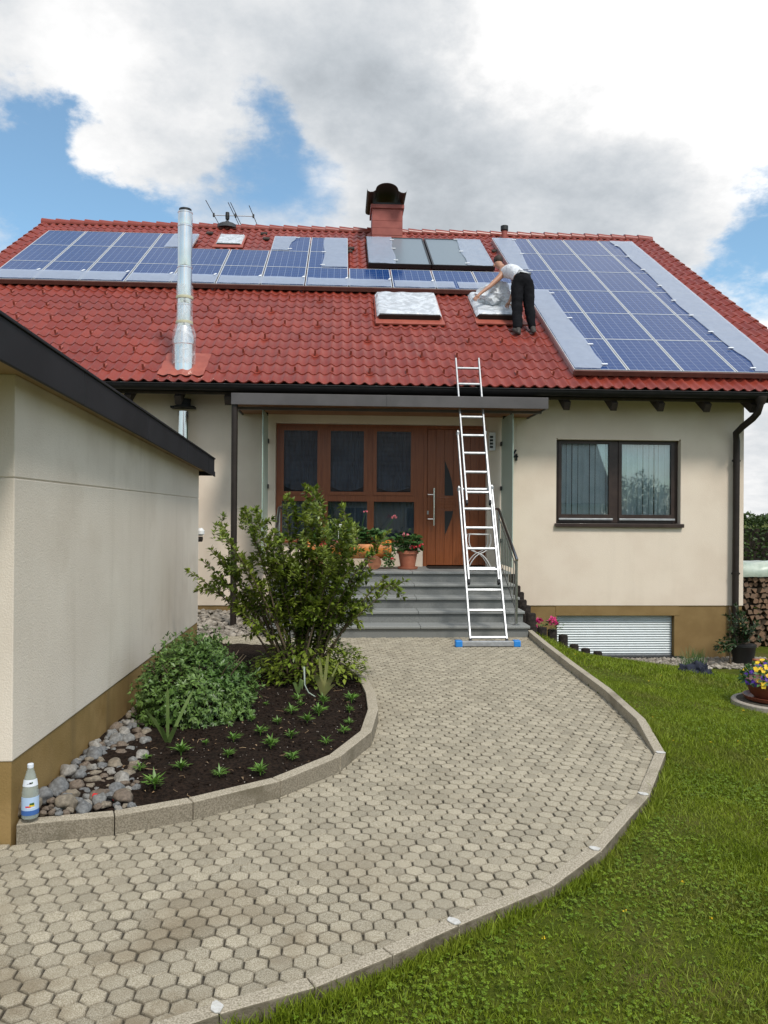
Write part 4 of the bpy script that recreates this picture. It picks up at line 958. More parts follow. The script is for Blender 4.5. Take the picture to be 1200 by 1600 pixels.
# ---- roof windows
def skylight(u0, u1, v0, v1, h, lab, wraplab, ruff):
    c = rp((u0+u1)/2, (v0+v1)/2, .02); t = thing('roof_window', lab, 'roof window', c)
    b = MB(); hu, hv = (u1-u0)/2, (v1-v0)/2; f = .07
    def ring(x0, x1, y0, y1, n0, n1, w_):
        for (a, b_, c_, d_) in ((x0, x1, y0, y0+w_), (x0, x1, y1-w_, y1), (x0, x0+w_, y0+w_, y1-w_), (x1-w_, x1, y0+w_, y1-w_)):
            b.obox(rp((a+b_)/2, (c_+d_)/2, (n0+n1)/2), Vector(((b_-a)/2, 0, 0)), SV*(d_-c_)/2, NV*(n1-n0)/2)
    ring(u0, u1, v0, v1, .03, h, f); b.build('frame', M['pipe'], t, bevel=.006)
    b = MB(); b.obox(rp((u0+u1)/2, (v0+v1)/2, h-.03), Vector((hu-f+.001, 0, 0)), SV*(hv-f+.001), NV*.008); b.build('pane', M['coll'], t)
    b = MB()
    for (a, b2, c_, d_) in ((u0-.08, u1+.08, v0-.22, v0-.002), (u0-.07, u0-.002, v0, v1), (u1+.002, u1+.07, v0, v1), (u0-.07, u1+.07, v1+.002, v1+.09)):
        b.obox(rp((a+b2)/2, (c_+d_)/2, .066), Vector(((b2-a)/2, 0, 0)), SV*(d_-c_)/2, NV*.014)
    b.build('flashing', M['flash'], t)
    P = []; s0 = rv(30)
    vs_ = np.linspace(v0+.05, v1+.05, 26); us_ = np.linspace(u0-.05, u1+.05, 26)
    for v in vs_:
        row = []
        for u in us_:
            e = min(u-us_[0], us_[-1]-u, v-vs_[0]+.03, vs_[-1]-v); q = h+.016 - (.0 if e > .05 else (.05-e)*1.6)
            row.append(rp(u, v, q+ruff*(.9*abs(mnoise.noise((u*3+s0.x, v*3, 1)))+.25*mnoise.noise((u*8+s0.x, v*7, 2)))))
        P.append(row)
    tag(MB().grid(P).build('plastic_film', M['wrap'], smooth=True, sharp=60, loc=c), wraplab, 'plastic film', 'crinkled films over the roof windows')
    return t
skylight(.70, 1.84, 2.82, 4.12, .17, 'roof window above the front door, to the left of the worker', 'crinkled white plastic film over the middle roof window', .035)
skylight(2.60, 3.42, 2.92, 4.20, .17, 'roof window that the worker bends over', 'crinkled plastic film under the heap of plastic by the worker', .03)
skylight(-3.02, -2.46, 7.85, 8.70, .10, 'little roof window near the ridge beside the antenna', 'white plastic wrapped over the little roof window near the ridge', .03)
b = MB(); c = rp(3.02, 3.72, .22); bm = bmesh.new(); bmesh.ops.create_icosphere(bm, subdivisions=4, radius=1); o_ = len(b.v)
for v in bm.verts:
    f = 1+.30*mnoise.noise(v.co*2.2)+.26*abs(mnoise.noise(v.co*5+Vector((3, 1, 2))))+.10*mnoise.noise(v.co*11)
    b.v.append(tuple(c+Vector((v.co.x*.36, 0, 0))*f+SV*(v.co.y*.28*f)+NV*max(-.03, v.co.z*.24*f+.03+.10*math.exp(-((v.co.x-.05)**2+v.co.y**2)*6)*(v.co.z > 0))))
for f in bm.faces: b.f.append(tuple(o_+v.index for v in f.verts))
bm.free()
tag(b.build('crumpled_film', M['wrap'], smooth=True, sharp=35, loc=c), 'heap of crumpled clear plastic on the roof window under the hands of the worker', 'plastic film')

# ---- antenna
A0 = Vector((-3.0, yr, zr+.05)); an = thing('antenna', 'roof antenna with three slanting elements on a short mast at the ridge', 'antenna', A0)
b = MB(); b.lathe([(.28, -.06), (.27, .02), (.20, .07), (.08, .11), (.04, .16)], A0, 20); b.build('boot', M['rubber'], an, smooth=True)
zm = at(355, 338, yr).z
b = MB(); b.tube([A0, (A0.x, yr, zm+.10)], .025, 10); b.build('mast', M['pipe'], an)
b = MB(); b.lathe([(.05, -.08), (.055, 0), (.05, .10)], (A0.x, yr, zm), 12); b.build('mast_clamp', M['black'], an)
xl, xr = at(333, 339, yr).x, at(397, 338, yr).x
b = MB(); b.tube([(xl, yr, zm+.02), (xr, yr, zm+.02)], .012, 8); b.build('boom', M['galv'], an)
for (px, L, dbl) in ((334, .88, 0), (368, .78, 1), (396, .62, 0)):
    x = at(px, 339, yr).x; b = MB()
    for o_ in ((-.03, .03) if dbl else (0,)): b.tube([(x-.05*L/.8+o_, yr-L, zm+.05), (x+.05*L/.8+o_, yr+L, zm+.01)], .009, 6)
    b.box(x-.022, x+.022, yr-.03, yr+.03, zm-.02, zm+.07); b.build('element', M['rubber'], an)

# ================================================================== GARAGE
GX, GY0, GY1 = -1.64, 3.98, 9.02
def fz(y): return 2.335-.039*(y-3.45)
GA_ = thing('garage', 'flat roofed cream garage with ochre base and dark roof edge', 'garage', (-4, 6.5, 0))
b = MB(); pol = [(GY0, .416), (GY1, .416), (GY1, fz(GY1)+.05), (GY0, fz(GY0)+.05)]
zc_ = 1.84
b.prism_x([(GY0, .416), (GY1, .416), (GY1, zc_), (GY0, zc_)], -6.2, GX); b.prism_x([(GY0, zc_+.006), (GY1, zc_+.006), (GY1, fz(GY1)+.05), (GY0, fz(GY0)+.05)], -6.2, GX)
b.prism_x([(GY0+.006, zc_-.002), (GY1-.006, zc_-.002), (GY1-.006, zc_+.008), (GY0+.006, zc_+.008)], -6.19, GX-.006)
b.build('wall', M['stucco_old'], GA_, bevel=.008)
b = MB(); b.box(-6.19, GX-.006, GY0+.006, GY1-.006, -.2, .4155); b.build('plinth', M['plinth2'], GA_)
b = MB(); ya, yb2 = 3.05, 9.16; th = .19
def slope_box(b, x0, x1, y0, y1, d0, d1):
    b.prism_x([(y0, fz(y0)+d0), (y1, fz(y1)+d0), (y1, fz(y1)+d1), (y0, fz(y0)+d1)], x0, x1)
segs = [ya, 4.55, 6.05, 7.55, 8.75, yb2]
for i in range(5): slope_box(b, -1.505, -1.485, segs[i]+.0015, segs[i+1]-.0015, 0, th)
slope_box(b, -6.4, -1.507, ya, ya+.02, 0, th); slope_box(b, -6.4, -1.507, yb2-.02, yb2, 0, th)
slope_box(b, -1.545, -1.475, ya, yb2+.01, th+.001, th+.018); slope_box(b, -1.49, -1.478, yb2-.06, yb2+.02, -.01, .05)
b.build('roof_edge', M['fascia'], GA_, bevel=.003)
b = MB(); slope_box(b, -6.35, -1.508, ya+.022, yb2-.022, .05, .075); SOF = b.build('soffit', mat('ochre_soffit', (.28, .19, .085), (.33, .23, .11), .7, 3, 4), GA_)
b = MB(); slope_box(b, -6.38, -1.51, ya+.023, yb2-.023, .10, .17); b.build('roof', M['fascia'], GA_)
b = MB(); p = Vector((-1.66, GY1+.03, 1.40)); b.box(p.x-.04, p.x+.03, GY1, GY1+.07, 1.36, 1.40); b.lathe([(.03, -.06), (.038, -.03), (.038, .0)], (p.x+.02, GY1+.08, 1.40), 12)
ms = thing('motion_sensor', 'small white outdoor sensor lamp on the far corner of the garage', 'sensor', (p.x, GY1+.03, 1.4)); b.build('bracket', M['pipe'], ms)
b = MB(); b.lathe([(.02, -.0), (.045, .02), (.045, .06), (.02, .09)], (p.x+.03, GY1+.08, 1.41), 12); b.build('globe', M['white'], ms, smooth=True)

# ================================================================== LADDER
LK = (11.97-9.78)/3.68
def lad(px, py, off=0):                   # pixel -> ladder plane y = 9.78 + k z - off
    d = ray(px, py); t = (9.78-off+LK*EYE.z)/(d.y-LK*d.z); return EYE+d*t
LD = thing('ladder', 'three part aluminium extension ladder leaning from the path against the roof gutter', 'ladder', (1.9, 9.8, 0))
ln = Vector((0, -1, LK)).normalized()
secs = [((735, 1004), (716.6, 761), (792, 1004), (768, 759), 0.0, 9, .002), ((732.7, 911), (715, 674), (779.4, 911), (757, 674), .045, 9, .35), ((729.5, 787), (712, 561), (766, 787), (747.8, 561), .09, 9, .3)]
rung_px = [[(997), (958), (928), (895)], [(892), (862), (831), (802), (771)], [(771), (742), (714), (687), (658), (631), (604), (577)]]
for k, (lb, lt, rb, rt, off, nr_, _) in enumerate(secs):
    A, B_, C_, D_ = lad(*lb, off), lad(*lt, off), lad(*rb, off), lad(*rt, off)
    # keep the rails parallel-ish and straight in the ladder plane
    s_ = MB(); s_.bar(A, B_, .022, .062, up=ln); sec = s_.build('rail', M['alu'], LD, bevel=.003)
    s_ = MB(); s_.bar(C_, D_, .022, .062, up=ln); s_.build('rail', M['alu'], LD, bevel=.003)
    for (P, Q) in ((A, B_), (C_, D_)):
        d = (Q-P).normalized(); s_ = MB(); s_.bar(P-d*.015, P+d*.045, .030, .070, up=ln); s_.build('foot_cap', M['fascia'], sec, bevel=.004)
    for py in rung_px[k]:
        fa = (lb[1]-py)/(lb[1]-lt[1]); p = A.lerp(B_, fa); q = C_.lerp(D_, fa); q.z = p.z; q.y = p.y
        s_ = MB(); s_.bar(p, q, .030, .030, up=ln); s_.build('rung', M['alu'], LD, bevel=.004)
    if k < 2:
        for P, Q in ((A, B_), (C_, D_)):
            s_ = MB(); c = P.lerp(Q, .985); s_.bar(c-Vector((0, .05, 0)), c+Vector((0, .06, 0)), .035, .05); s_.build('guide_bracket', M['galv'], LD, bevel=.003)
a, b_ = gnd(721, 1009, .03), gnd(808, 1009, .03); a.y = b_.y = 9.75
s_ = MB(); s_.box(a.x, b_.x, 9.70, 9.78, .008, .072); bar = s_.build('stabiliser_bar', M['alu'], LD, bevel=.006)
for xx in (a.x-.02, b_.x+.02): s_ = MB(); s_.box(xx-.045, xx+.045, 9.69, 9.79, .0, .082); s_.build('end_cap', M['bluecap'], bar, bevel=.012)

# ================================================================== PERSON
def skin(name, joints, edges, m, parent=None, sub=2, loc=None, disp=0, freq=8, root=0):
    names = list(joints); vs_ = [Vector(joints[n][0]) for n in names]; off = WL[parent.name] if parent is not None else Vector(loc)
    me = bpy.data.meshes.new(name); me.from_pydata([tuple(v-off) for v in vs_], [(names.index(a), names.index(b)) for a, b in edges], []); me.update()
    tmp = bpy.data.objects.new(name+'_t', me); COL.objects.link(tmp)
    md = tmp.modifiers.new('s', 'SKIN'); md.use_smooth_shade = True
    for i, n in enumerate(names):
        r = joints[n][1]; me.skin_vertices[0].data[i].radius = r if isinstance(r, tuple) else (r, r); me.skin_vertices[0].data[i].use_root = (i == root)
    sb = tmp.modifiers.new('d', 'SUBSURF'); sb.levels = sub; sb.render_levels = sub
    dg = bpy.context.evaluated_depsgraph_get(); dg.update(); nm = bpy.data.meshes.new_from_object(tmp.evaluated_get(dg))
    bpy.data.objects.remove(tmp)
    if disp:
        for v in nm.vertices: v.co += v.normal*disp*(mnoise.noise(v.co*freq)+.5*mnoise.noise(v.co*freq*2.3))
    nm.materials.clear(); nm.materials.append(m); nm.name = name
    nm.polygons.foreach_set('use_smooth', [True]*len(nm.polygons))
    o = bpy.data.objects.new(name, nm); COL.objects.link(o)
    if parent is not None: o.parent = parent
    else: o.location = off
    WL[o.name] = off; return o
pe = {}
PY = 14.10
def roofz(y): return EZ+(y-EY)*tan(AL)+.05
J = dict(pelvis=(at(817, 438, 14.36), .115), waist=(at(811, 428, 14.46), .105), chest=(at(798, 424, 14.78), .135), upch=(at(790, 422, 14.93), .115), neck=(at(785, 419, 15.0), .052), skull=(at(779, 414, 15.12), .085), crown=(at(777, 406, 15.18), .080),
         lsh=(at(783, 431, 14.84), .062), lelb=(at(766, 447, 14.72), .043), lwr=(at(750, 459, 14.64), .030), lpalm=(at(746, 463, 14.62), (.036, .018)),
         rsh=(at(802, 424, 14.90), .062), relb=(at(803, 452, 14.86), .043), rwr=(at(797, 470, 14.72), .030), rpalm=(at(794.5, 474, 14.70), (.036, .018)),
         lhip=(at(807.5, 444, 14.33), .092), lknee=(at(808, 482, 14.22), .060), lank=(at(809, 514, 14.04), .042), ltoe=(at(806.5, 520, 14.02), .038),
         rhip=(at(825.5, 443, 14.36), .092), rknee=(at(827, 481, 14.24), .060), rank=(at(832, 512, 14.10), .042), rtoe=(at(832.5, 519, 14.10), .038))
E_ = [('pelvis', 'waist'), ('waist', 'chest'), ('chest', 'upch'), ('upch', 'neck'), ('neck', 'skull'), ('skull', 'crown'), ('upch', 'lsh'), ('lsh', 'lelb'), ('lelb', 'lwr'), ('lwr', 'lpalm'), ('upch', 'rsh'), ('rsh', 'relb'), ('relb', 'rwr'), ('rwr', 'rpalm'),
      ('pelvis', 'lhip'), ('lhip', 'lknee'), ('lknee', 'lank'), ('lank', 'ltoe'), ('pelvis', 'rhip'), ('rhip', 'rknee'), ('rknee', 'rank'), ('rank', 'rtoe')]
# fingers: five short chains on each palm
for s_, pal, wr in (('l', 'lpalm', 'lwr'), ('r', 'rpalm', 'rwr')):
    p = J[pal][0]; d = (p-J[wr][0]).normalized(); sd_ = d.cross(Vector((0, -1, .3))).normalized()
    for k, (of, L) in enumerate(((-.030, .065), (-.010, .08), (.010, .078), (.029, .06))):
        a = p+sd_*of+d*.025; b_ = a+d*L*.55+Vector((0, 0, -.004)); c = b_+d*L*.35+Vector((0, .0, -.022))
        J[f'{s_}f{k}a'] = (a, .0105); J[f'{s_}f{k}b'] = (b_, .0095); J[f'{s_}f{k}c'] = (c, .008); E_ += [(pal, f'{s_}f{k}a'), (f'{s_}f{k}a', f'{s_}f{k}b'), (f'{s_}f{k}b', f'{s_}f{k}c')]
    a = p-sd_*.03-d*.02; J[s_+'ta'] = (a-sd_*.02+d*.02, .0115); J[s_+'tb'] = (a-sd_*.035+d*.055, .009); E_ += [(pal, s_+'ta'), (s_+'ta', s_+'tb')]
PB = skin('person', J, E_, M['skin'], sub=2, loc=J['pelvis'][0])
tag(PB, 'man in white tank top and black work trousers bending over a roof window', 'person')
T = {k: (J[k][0].copy(), r) for k, r in (('waist', .140), ('chest', .160), ('upch', .140))}
T['neck'] = (J['upch'][0].lerp(J['neck'][0], .55), .075); T['lsh'] = (J['upch'][0].lerp(J['lsh'][0], .72), .072); T['rsh'] = (J['upch'][0].lerp(J['rsh'][0], .72), .072); T['hem'] = (J['waist'][0].lerp(J['pelvis'][0], .55), .150)
skin('tank_top', T, [('hem', 'waist'), ('waist', 'chest'), ('chest', 'upch'), ('upch', 'neck'), ('upch', 'lsh'), ('upch', 'rsh')], M['tank'], PB, disp=.010, freq=9)
T = {k: (J[k][0].copy(), r) for k, r in (('waist', .140), ('pelvis', .172), ('lhip', .138), ('lknee', .104), ('lank', .088), ('rhip', .138), ('rknee', .104), ('rank', .088))}
T['waist'] = (J['waist'][0].lerp(J['pelvis'][0], .30), .150)
for q in ('lank', 'rank'): T[q] = (T[q][0]+Vector((0, -.01, -.045)), T[q][1])
skin('trousers', T, [('pelvis', 'waist'), ('pelvis', 'lhip'), ('lhip', 'lknee'), ('lknee', 'lank'), ('pelvis', 'rhip'), ('rhip', 'rknee'), ('rknee', 'rank')], M['trousers'], PB, disp=.024, freq=7)
for s_ in 'lr':
    a, t_ = J[s_+'ank'][0], J[s_+'toe'][0]; gz_ = roofz(t_.y)
    ft = Vector((t_.x+(-.03 if s_ == 'l' else .02), t_.y+.10, roofz(t_.y+.10)+.05)); hl = Vector((a.x, t_.y-.10, roofz(t_.y-.10)+.055))
    skin('boot', dict(an=(Vector((a.x, a.y-.01, a.z+.01)), .062), he=(hl, .050), mi=(hl.lerp(ft, .55)+Vector((0, 0, .015)), .054), to=(ft, .046)), [('an', 'he'), ('he', 'mi'), ('mi', 'to')], M['boot'], PB)
hd = J['skull'][0].lerp(J['crown'][0], .75)
b = MB(); bm = bmesh.new(); bmesh.ops.create_icosphere(bm, subdivisions=3, radius=1); o_ = len(b.v)
hu = (J['crown'][0]-J['neck'][0]).normalized()
for v in bm.verts: b.v.append(tuple(hd+Vector((v.co.x*.092, v.co.y*.100, v.co.z*.098))*(1+.04*mnoise.noise(v.co*7))+Vector((.01, -.016, .016))))
for f in bm.faces: b.f.append(tuple(o_+v.index for v in f.verts))
bm.free(); b.build('hair', M['hair'], PB, smooth=True)
for sx in (-1, 1):
    b = MB(); blobmesh(b, J['skull'][0]+Vector((sx*.088, -.005, -.01)), .03, .4, .8, 1.1, 2, .1); b.build('ear', M['skin'], PB, smooth=True)

# ================================================================== PLANTS IN THE BED
def bez(a, b, c, n): return [a.lerp(b, t).lerp(b.lerp(c, t), t) for t in np.linspace(0, 1, n)]
def leafy_branch(lf, pts, f0, step, L, wd, tipcluster=6, droop=.0):
    k = len(pts)-1; total = sum((pts[i+1]-pts[i]).length for i in range(k)); s_ = 0; nxt = total*f0
    for i in range(k):
        seg = pts[i+1]-pts[i]; l = seg.length; d = seg.normalized()
        while nxt <= s_+l:
            p = pts[i]+d*(nxt-s_)
            for q in range(2):
                o = rdir(); o = (o-d*o.dot(d)).normalized(); dr = (d*random.uniform(.2, .9)+o+Vector((0, 0, random.uniform(-.15, .35)-droop))).normalized()
                lf.leaf(p, dr, Vector((0, 0, 1))+rv(.5), L*random.uniform(.6, 1.15), wd*random.uniform(.75, 1.1), .12, random.uniform(0, .25))
            nxt += step*random.uniform(.6, 1.4)
        s_ += l
    d = (pts[-1]-pts[-2]).normalized()
    for q in range(tipcluster):
        lf.leaf(pts[-1], (d+rdir()*.7).normalized(), Vector((0, 0, 1))+rv(.5), L*random.uniform(.6, 1.0), wd*.8, .12, .1)
# --- the big loose shrub
BB = Vector((-.36, 7.35, .12))
SHR = thing('shrub', 'tall loose green shrub with many upright leafy branches in the flower bed', 'shrub', BB)
tips = [(296, 893), (318, 878), (345, 872), (330, 860), (345, 822), (352, 840), (383, 800), (400, 800), (412, 822), (395, 838), (378, 870), (430, 832), (448, 806), (462, 800), (480, 790), (494, 782), (506, 802), (440, 850), (470, 845), (500, 835), (520, 838), (527, 818), (545, 820), (552, 826), (560, 850), (574, 870), (585, 866), (540, 862), (600, 905), (632, 908), (610, 912), (570, 900), (545, 895), (520, 880), (488, 868), (455, 880), (425, 880), (400, 905), (372, 905), (350, 915), (335, 925), (465, 895), (500, 898), (530, 910), (555, 925), (505, 935), (480, 940), (395, 945), (372, 955), (535, 960)]
stems = MB(); lf = MB(); fork = []
for k in range(16):
    a = 2*pi*k/16; fork.append(BB+Vector((.16*cos(a), .14*sin(a), random.uniform(.02, .08))))
for k, (px, py) in enumerate(tips):
    tip = at(px, py, 7.35+random.uniform(-.35, .35)); base = BB+Vector(((tip.x-BB.x)*.16+random.uniform(-.08, .08), random.uniform(-.14, .14), 0))
    mid = base.lerp(tip, .5)+Vector(((BB.x-tip.x)*.10, random.uniform(-.06, .06), .10+.06*abs(tip.x-BB.x)))
    pts = bez(base, mid, tip, 12); r0 = random.uniform(.009, .014); stems.tube(pts, [r0*(1-.75*t) for t in np.linspace(0, 1, 12)], 6)
    leafy_branch(lf, pts, .34 if 395 < px < 565 else .48, .014 if 395 < px < 565 else .020, .072, .036)
    for q in range(random.randint(6, 9) if 395 < px < 565 else random.randint(2, 5)):     # side shoots
        i = random.randint(4, 11); p = pts[min(i, 11)]; d = (pts[min(i, 11)]-pts[i-2]).normalized(); o = rdir(); e = p+(d*random.uniform(.4, 1)+o*.8).normalized()*random.uniform(.08, .22)+Vector((0, 0, .02))
        sp_ = bez(p, p.lerp(e, .5)+Vector((0, 0, .015)), e, 5); stems.tube(sp_, [.004, .0035, .003, .0025, .002], 5); leafy_branch(lf, sp_, .15, .014, .068, .034, 7)
ly = MB()
for (px, py) in ((545, 818), (552, 824), (480, 788), (495, 783), (527, 820), (383, 800), (400, 798), (345, 820), (548, 842), (500, 850), (520, 870), (505, 815), (460, 880), (480, 835), (535, 850)):
    for q in range(5):
        tip = at(px+random.uniform(-9, 9), py+random.uniform(-3, 14), 7.15+random.uniform(-.3, .25)); leafy_branch(ly, bez(tip-Vector((random.uniform(-.03, .03), 0, .15)), tip-Vector((0, 0, .08)), tip, 5), .2, .02, .06, .024, 6)
# low skirt of broader dark leaves
for k in range(1500):
    a = random.uniform(0, 2*pi); r = .52*sqrt(random.random()); p = BB+Vector((.08+r*cos(a)*1.0, r*sin(a)*.9, random.uniform(.02, .40)*(1-.5*(r/.52)**2)))
    lf.leaf(p, (Vector((cos(a), sin(a), random.uniform(-.3, .6)))+rv(.7)).normalized(), Vector((0, 0, 1)), .072*random.uniform(.7, 1.2), .036, .1, .2)
stems.build('stem', M['bark'], SHR, smooth=True); lf.build('foliage', M['leaf'], SHR, smooth=True, sharp=180); ly.build('young_shoots', M['leafy'], SHR, smooth=True, sharp=180)

# --- rounded peony-like bush
PC = Vector((-1.12, 6.05, .10)); PEO = thing('peony_bush', 'dense low rounded green bush between garage and tall shrub', 'bush', PC)
lf = MB(); st_ = MB()
def lobed(p, d, up, L):
    for a in (-.75, 0, .75):
        s_ = d.cross(up).normalized(); dd_ = (d*cos(a)+s_*sin(a)).normalized(); lf.leaf(p, dd_, up, L*(1 if a == 0 else .8), L*.34, .1, .2)
for k in range(4600):
    th_ = random.uniform(0, 2*pi); ph = math.acos(random.uniform(-.1, 1)); bl = .88+.18*mnoise.noise((cos(th_)*2.2, sin(th_)*2.2, ph*2))
    n = Vector((sin(ph)*cos(th_), sin(ph)*sin(th_), cos(ph))); r = bl*(random.uniform(.82, 1.03) if k % 7 else random.uniform(1.0, 1.16))
    p = PC+Vector((n.x*.465*r, n.y*.48*r, .02+n.z*.58*r+.05))
    d = (n*.5+rdir()*.65+Vector((0, 0, .12))).normalized(); lobed(p, d, (n+Vector((0, 0, .6))+rv(.4)).normalized(), random.uniform(.030, .058))
for k in range(34):
    a = 2*pi*random.random(); r = .45*sqrt(random.random()); tip = PC+Vector((cos(a)*r, sin(a)*r, .46)); st_.tube(bez(PC+Vector((cos(a)*r*.4, sin(a)*r*.4, 0)), PC+Vector((cos(a)*r*.6, sin(a)*r*.6, .3)), tip, 6), [.006]*5+[.003], 5)
st_.build('stem', M['bark'], PEO); lf.build('foliage', M['peony'], PEO, smooth=True, sharp=180)

# --- strap leaved plants
def strap_plant(name, label, base, leaves, m, cat='plant'):
    t = thing(name, label, cat, base)
    for tip, bend, wd in leaves:
        b = MB(); mid = base.lerp(tip, .55)+bend; pts = bez(base, mid, tip, 9); side = Vector((1, .15, 0)).normalized()
        d = (tip-base); sd_ = d.cross(Vector((0, 1, 0))); sd_ = sd_.normalized() if sd_.length > .01 else side
        b.strap(pts, [wd*(.5+.5*sin(pi*(.15+.75*t_))) if t_ < 1 else .002 for t_ in np.linspace(0, 1, 9)], (sd_ if abs(sd_.z) < .9 else side))
        b.v = [tuple(Vector(v)+Vector((0, .003*((i % 2)*2-1), 0))) for i, v in enumerate(b.v)]
        b.build('leaf', m, t, smooth=True, sharp=180)
    return t
bs = gnd(262, 1165, .10)
strap_plant('gladiolus', 'clump of long narrow blade leaves in front of the rounded bush', bs, [(at(224, 1108, bs.y-.1), Vector((0, 0, .06)), .022), (at(262, 1072, bs.y), Vector((0, 0, .02)), .024), (at(302, 1078, bs.y+.05), Vector((0, 0, .03)), .022), (at(240, 1120, bs.y), Vector((-.02, 0, .04)), .02), (at(250, 1135, bs.y-.1), Vector((0, 0, .03)), .03), (at(276, 1135, bs.y-.1), Vector((0, 0, .03)), .03)], M['blade'])
bs = gnd(360, 1118, .10)
strap_plant('iris', 'broad upright green leaves beside the rounded bush', bs, [(at(352, 1062, bs.y), Vector((-.01, 0, .04)), .055), (at(368, 1050, bs.y), Vector((0, 0, .02)), .05), (at(384, 1060, bs.y), Vector((.01, 0, .03)), .055), (at(362, 1040, bs.y+.05), Vector((0, 0, .02)), .03)], M['blade'])
bs = gnd(505, 1088, .11)
strap_plant('tulip_leaves', 'yellowing broad tulip leaves at the foot of the tall shrub', bs, [(at(491, 1056, bs.y-.12), Vector((-.01, 0, .10)), .045), (at(521, 1058, bs.y-.1), Vector((.02, 0, .09)), .042), (at(499, 1026, bs.y), Vector((0, 0, .02)), .026), (at(513, 1020, bs.y), Vector((0, 0, .02)), .028), (at(530, 1034, bs.y), Vector((.0, 0, .01)), .016), (at(524, 1070, bs.y-.1), Vector((.03, 0, .06)), .022)], M['yblade'])
bs = gnd(466, 1086, .11)
strap_plant('arching_leaf', 'single arching green leaf beside a dry stalk in the soil', bs, [(at(472, 1078, bs.y), Vector((.02, 0, .22)), .03), (at(458, 1066, bs.y), Vector((0, 0, .05)), .03)], M['blade'])
b = MB(); p0 = gnd(495, 1090, .11); b.tube([p0, at(482, 1082, p0.y), at(476, 1070, p0.y), at(475, 1042, p0.y)], [.004, .005, .006, .009], 6); tag(b.build('dry_stalk', M['tarp'], smooth=True, loc=p0), 'pale dry stalk standing in the soil left of the tulip leaves', 'stalk')

# --- seedlings
seed_px = [(466, 1090), (549, 1087), (505, 1096), (455, 1112), (498, 1112), (546, 1101), (546, 1117), (434, 1127), (480, 1126), (537, 1133), (407, 1145), (455, 1147), (510, 1150), (365, 1155), (423, 1162), (457, 1173), (356, 1178), (283, 1176), (343, 1201), (407, 1197), (283, 1197), (219, 1200), (242, 1222), (393, 1123), (416, 1099), (322, 1160), (470, 1101), (228, 1181)]
def seedling(k, n):
    base = Vector((0, 0, 0)); t = thing('seedling', 'x', 'seedling', (0, 0, 0), 'seedlings planted out in the soil'); lf = MB()
    for q in range(n):
        a = 2*pi*q/n+random.uniform(-.5, .5); e = random.uniform(.35, 1.4); d = Vector((cos(a)*cos(e), sin(a)*cos(e), sin(e))); L = random.uniform(.04, .095)
        lf.leaf(base+Vector((0, 0, .01)), d, Vector((0, 0, 1)), L, L*.2, .1, .25)
        for w_ in (-1, 1): s_ = d.cross(Vector((0, 0, 1))).normalized(); lf.leaf(base+d*L*.45, (d+s_*w_*.8).normalized(), Vector((0, 0, 1)), L*.45, L*.14, .1, .2)
    o = lf.build('leaves', M['seedl'], smooth=True, sharp=180); o.parent = t
    s2 = MB(); s2.tube([(0, 0, -.03), (0, 0, .02)], .004, 6); o = s2.build('stem', M['seedl']); o.parent = t; return t
protos = [seedling(k, n) for k, n in enumerate((13, 17, 21))]
for k, (px, py) in enumerate(seed_px):
    p = gnd(px, py+2, .13); p.z = bedz(p.x, p.y)+.004; pr = protos[k % 3]; sc = random.uniform(.65, 1.2)*(.6 if k >= 23 else 1)
    if k < 3: pr.location = p; pr.scale = (sc,)*3; t = pr; pr['label'] = 'x'
    else: t = dup(pr, p, None, (0, 0, random.uniform(0, 6.3)), sc)
    t['label'] = 'small feathery green seedling planted in the dark soil of the flower bed' if k < 23 else 'tiny thin green sprout in the dark soil between larger seedlings'

# --- river stones along the garage
svar = []
def smesh(k):
    b = MB(); blobmesh(b, (0, 0, 0), 1, 1, random.uniform(.65, .85), random.uniform(.5, .75), 3, .42); return b.build('river_stone', None, smooth=True, sharp=180)
smats = [mat(f'river_stone_{n_}', tuple(c*.48 for c in c_), tuple(c*.78 for c in c_), .7, 3, 6, .25, 14, .02, .35) for n_, c_ in (('grey', (.30, .295, .28)), ('tan', (.34, .285, .215)), ('pale', (.42, .395, .355)), ('brown', (.24, .185, .14)), ('blue', (.24, .242, .242)))]
smesh_ = []
for k in range(10):
    o = smesh(k); o.data.materials.append(smats[k % 5]); smesh_.append(o.data); bpy.data.objects.remove(o)
placed = []
def soil_left(y): return float(np.interp(y, [4.0, 4.3, 4.8, 5.4, 6.0, 6.6], [-1.02, -1.12, -1.24, -1.34, -1.44, -1.52]))
tries = 0
while len(placed) < 240 and tries < 40000:
    tries += 1; y = 4.04+2.6*random.random()**1.35; r = (.018+.050*random.random()**1.7)*(1.12 if y < 4.8 else .9); x = random.uniform(-1.62, soil_left(y)+.02)
    if inside((x, y), SOIL) is False and x > -1.6: continue
    if min(segd(x, y, SOIL[q], SOIL[q+1]) for q in range(3)) < r*.95: continue
    if any((x-a)**2+(y-b_)**2 < (.62*(r+c))**2 for a, b_, c in placed): continue
    placed.append((x, y, r)); k = random.randint(0, 9)
    o = bpy.data.objects.new('river_stone', smesh_[k]); COL.objects.link(o); o.location = (x, y, .092+r*.30+.05*max(0, 1-(x+1.64)/.25)*.6); o.scale = (r,)*3
    o.rotation_euler = (random.uniform(-.5, .5), random.uniform(-.5, .5), random.uniform(0, 6.3))
    tag(o, 'rounded river stone in the strip of stones between garage wall and soil', 'stone', 'river stones along the garage')
def gravel(name, pts_fn, n, r0, r1, z, kind=True):
    b = MB()
    for k in range(n):
        x, y = pts_fn(); blobmesh(b, (x, y, z(x, y)+random.uniform(-.01, .02)), random.uniform(r0, r1), 1, .8, .6, 1, .5)
    return struct(b.build(name, M['gravel'], smooth=True, sharp=50), 'stuff')
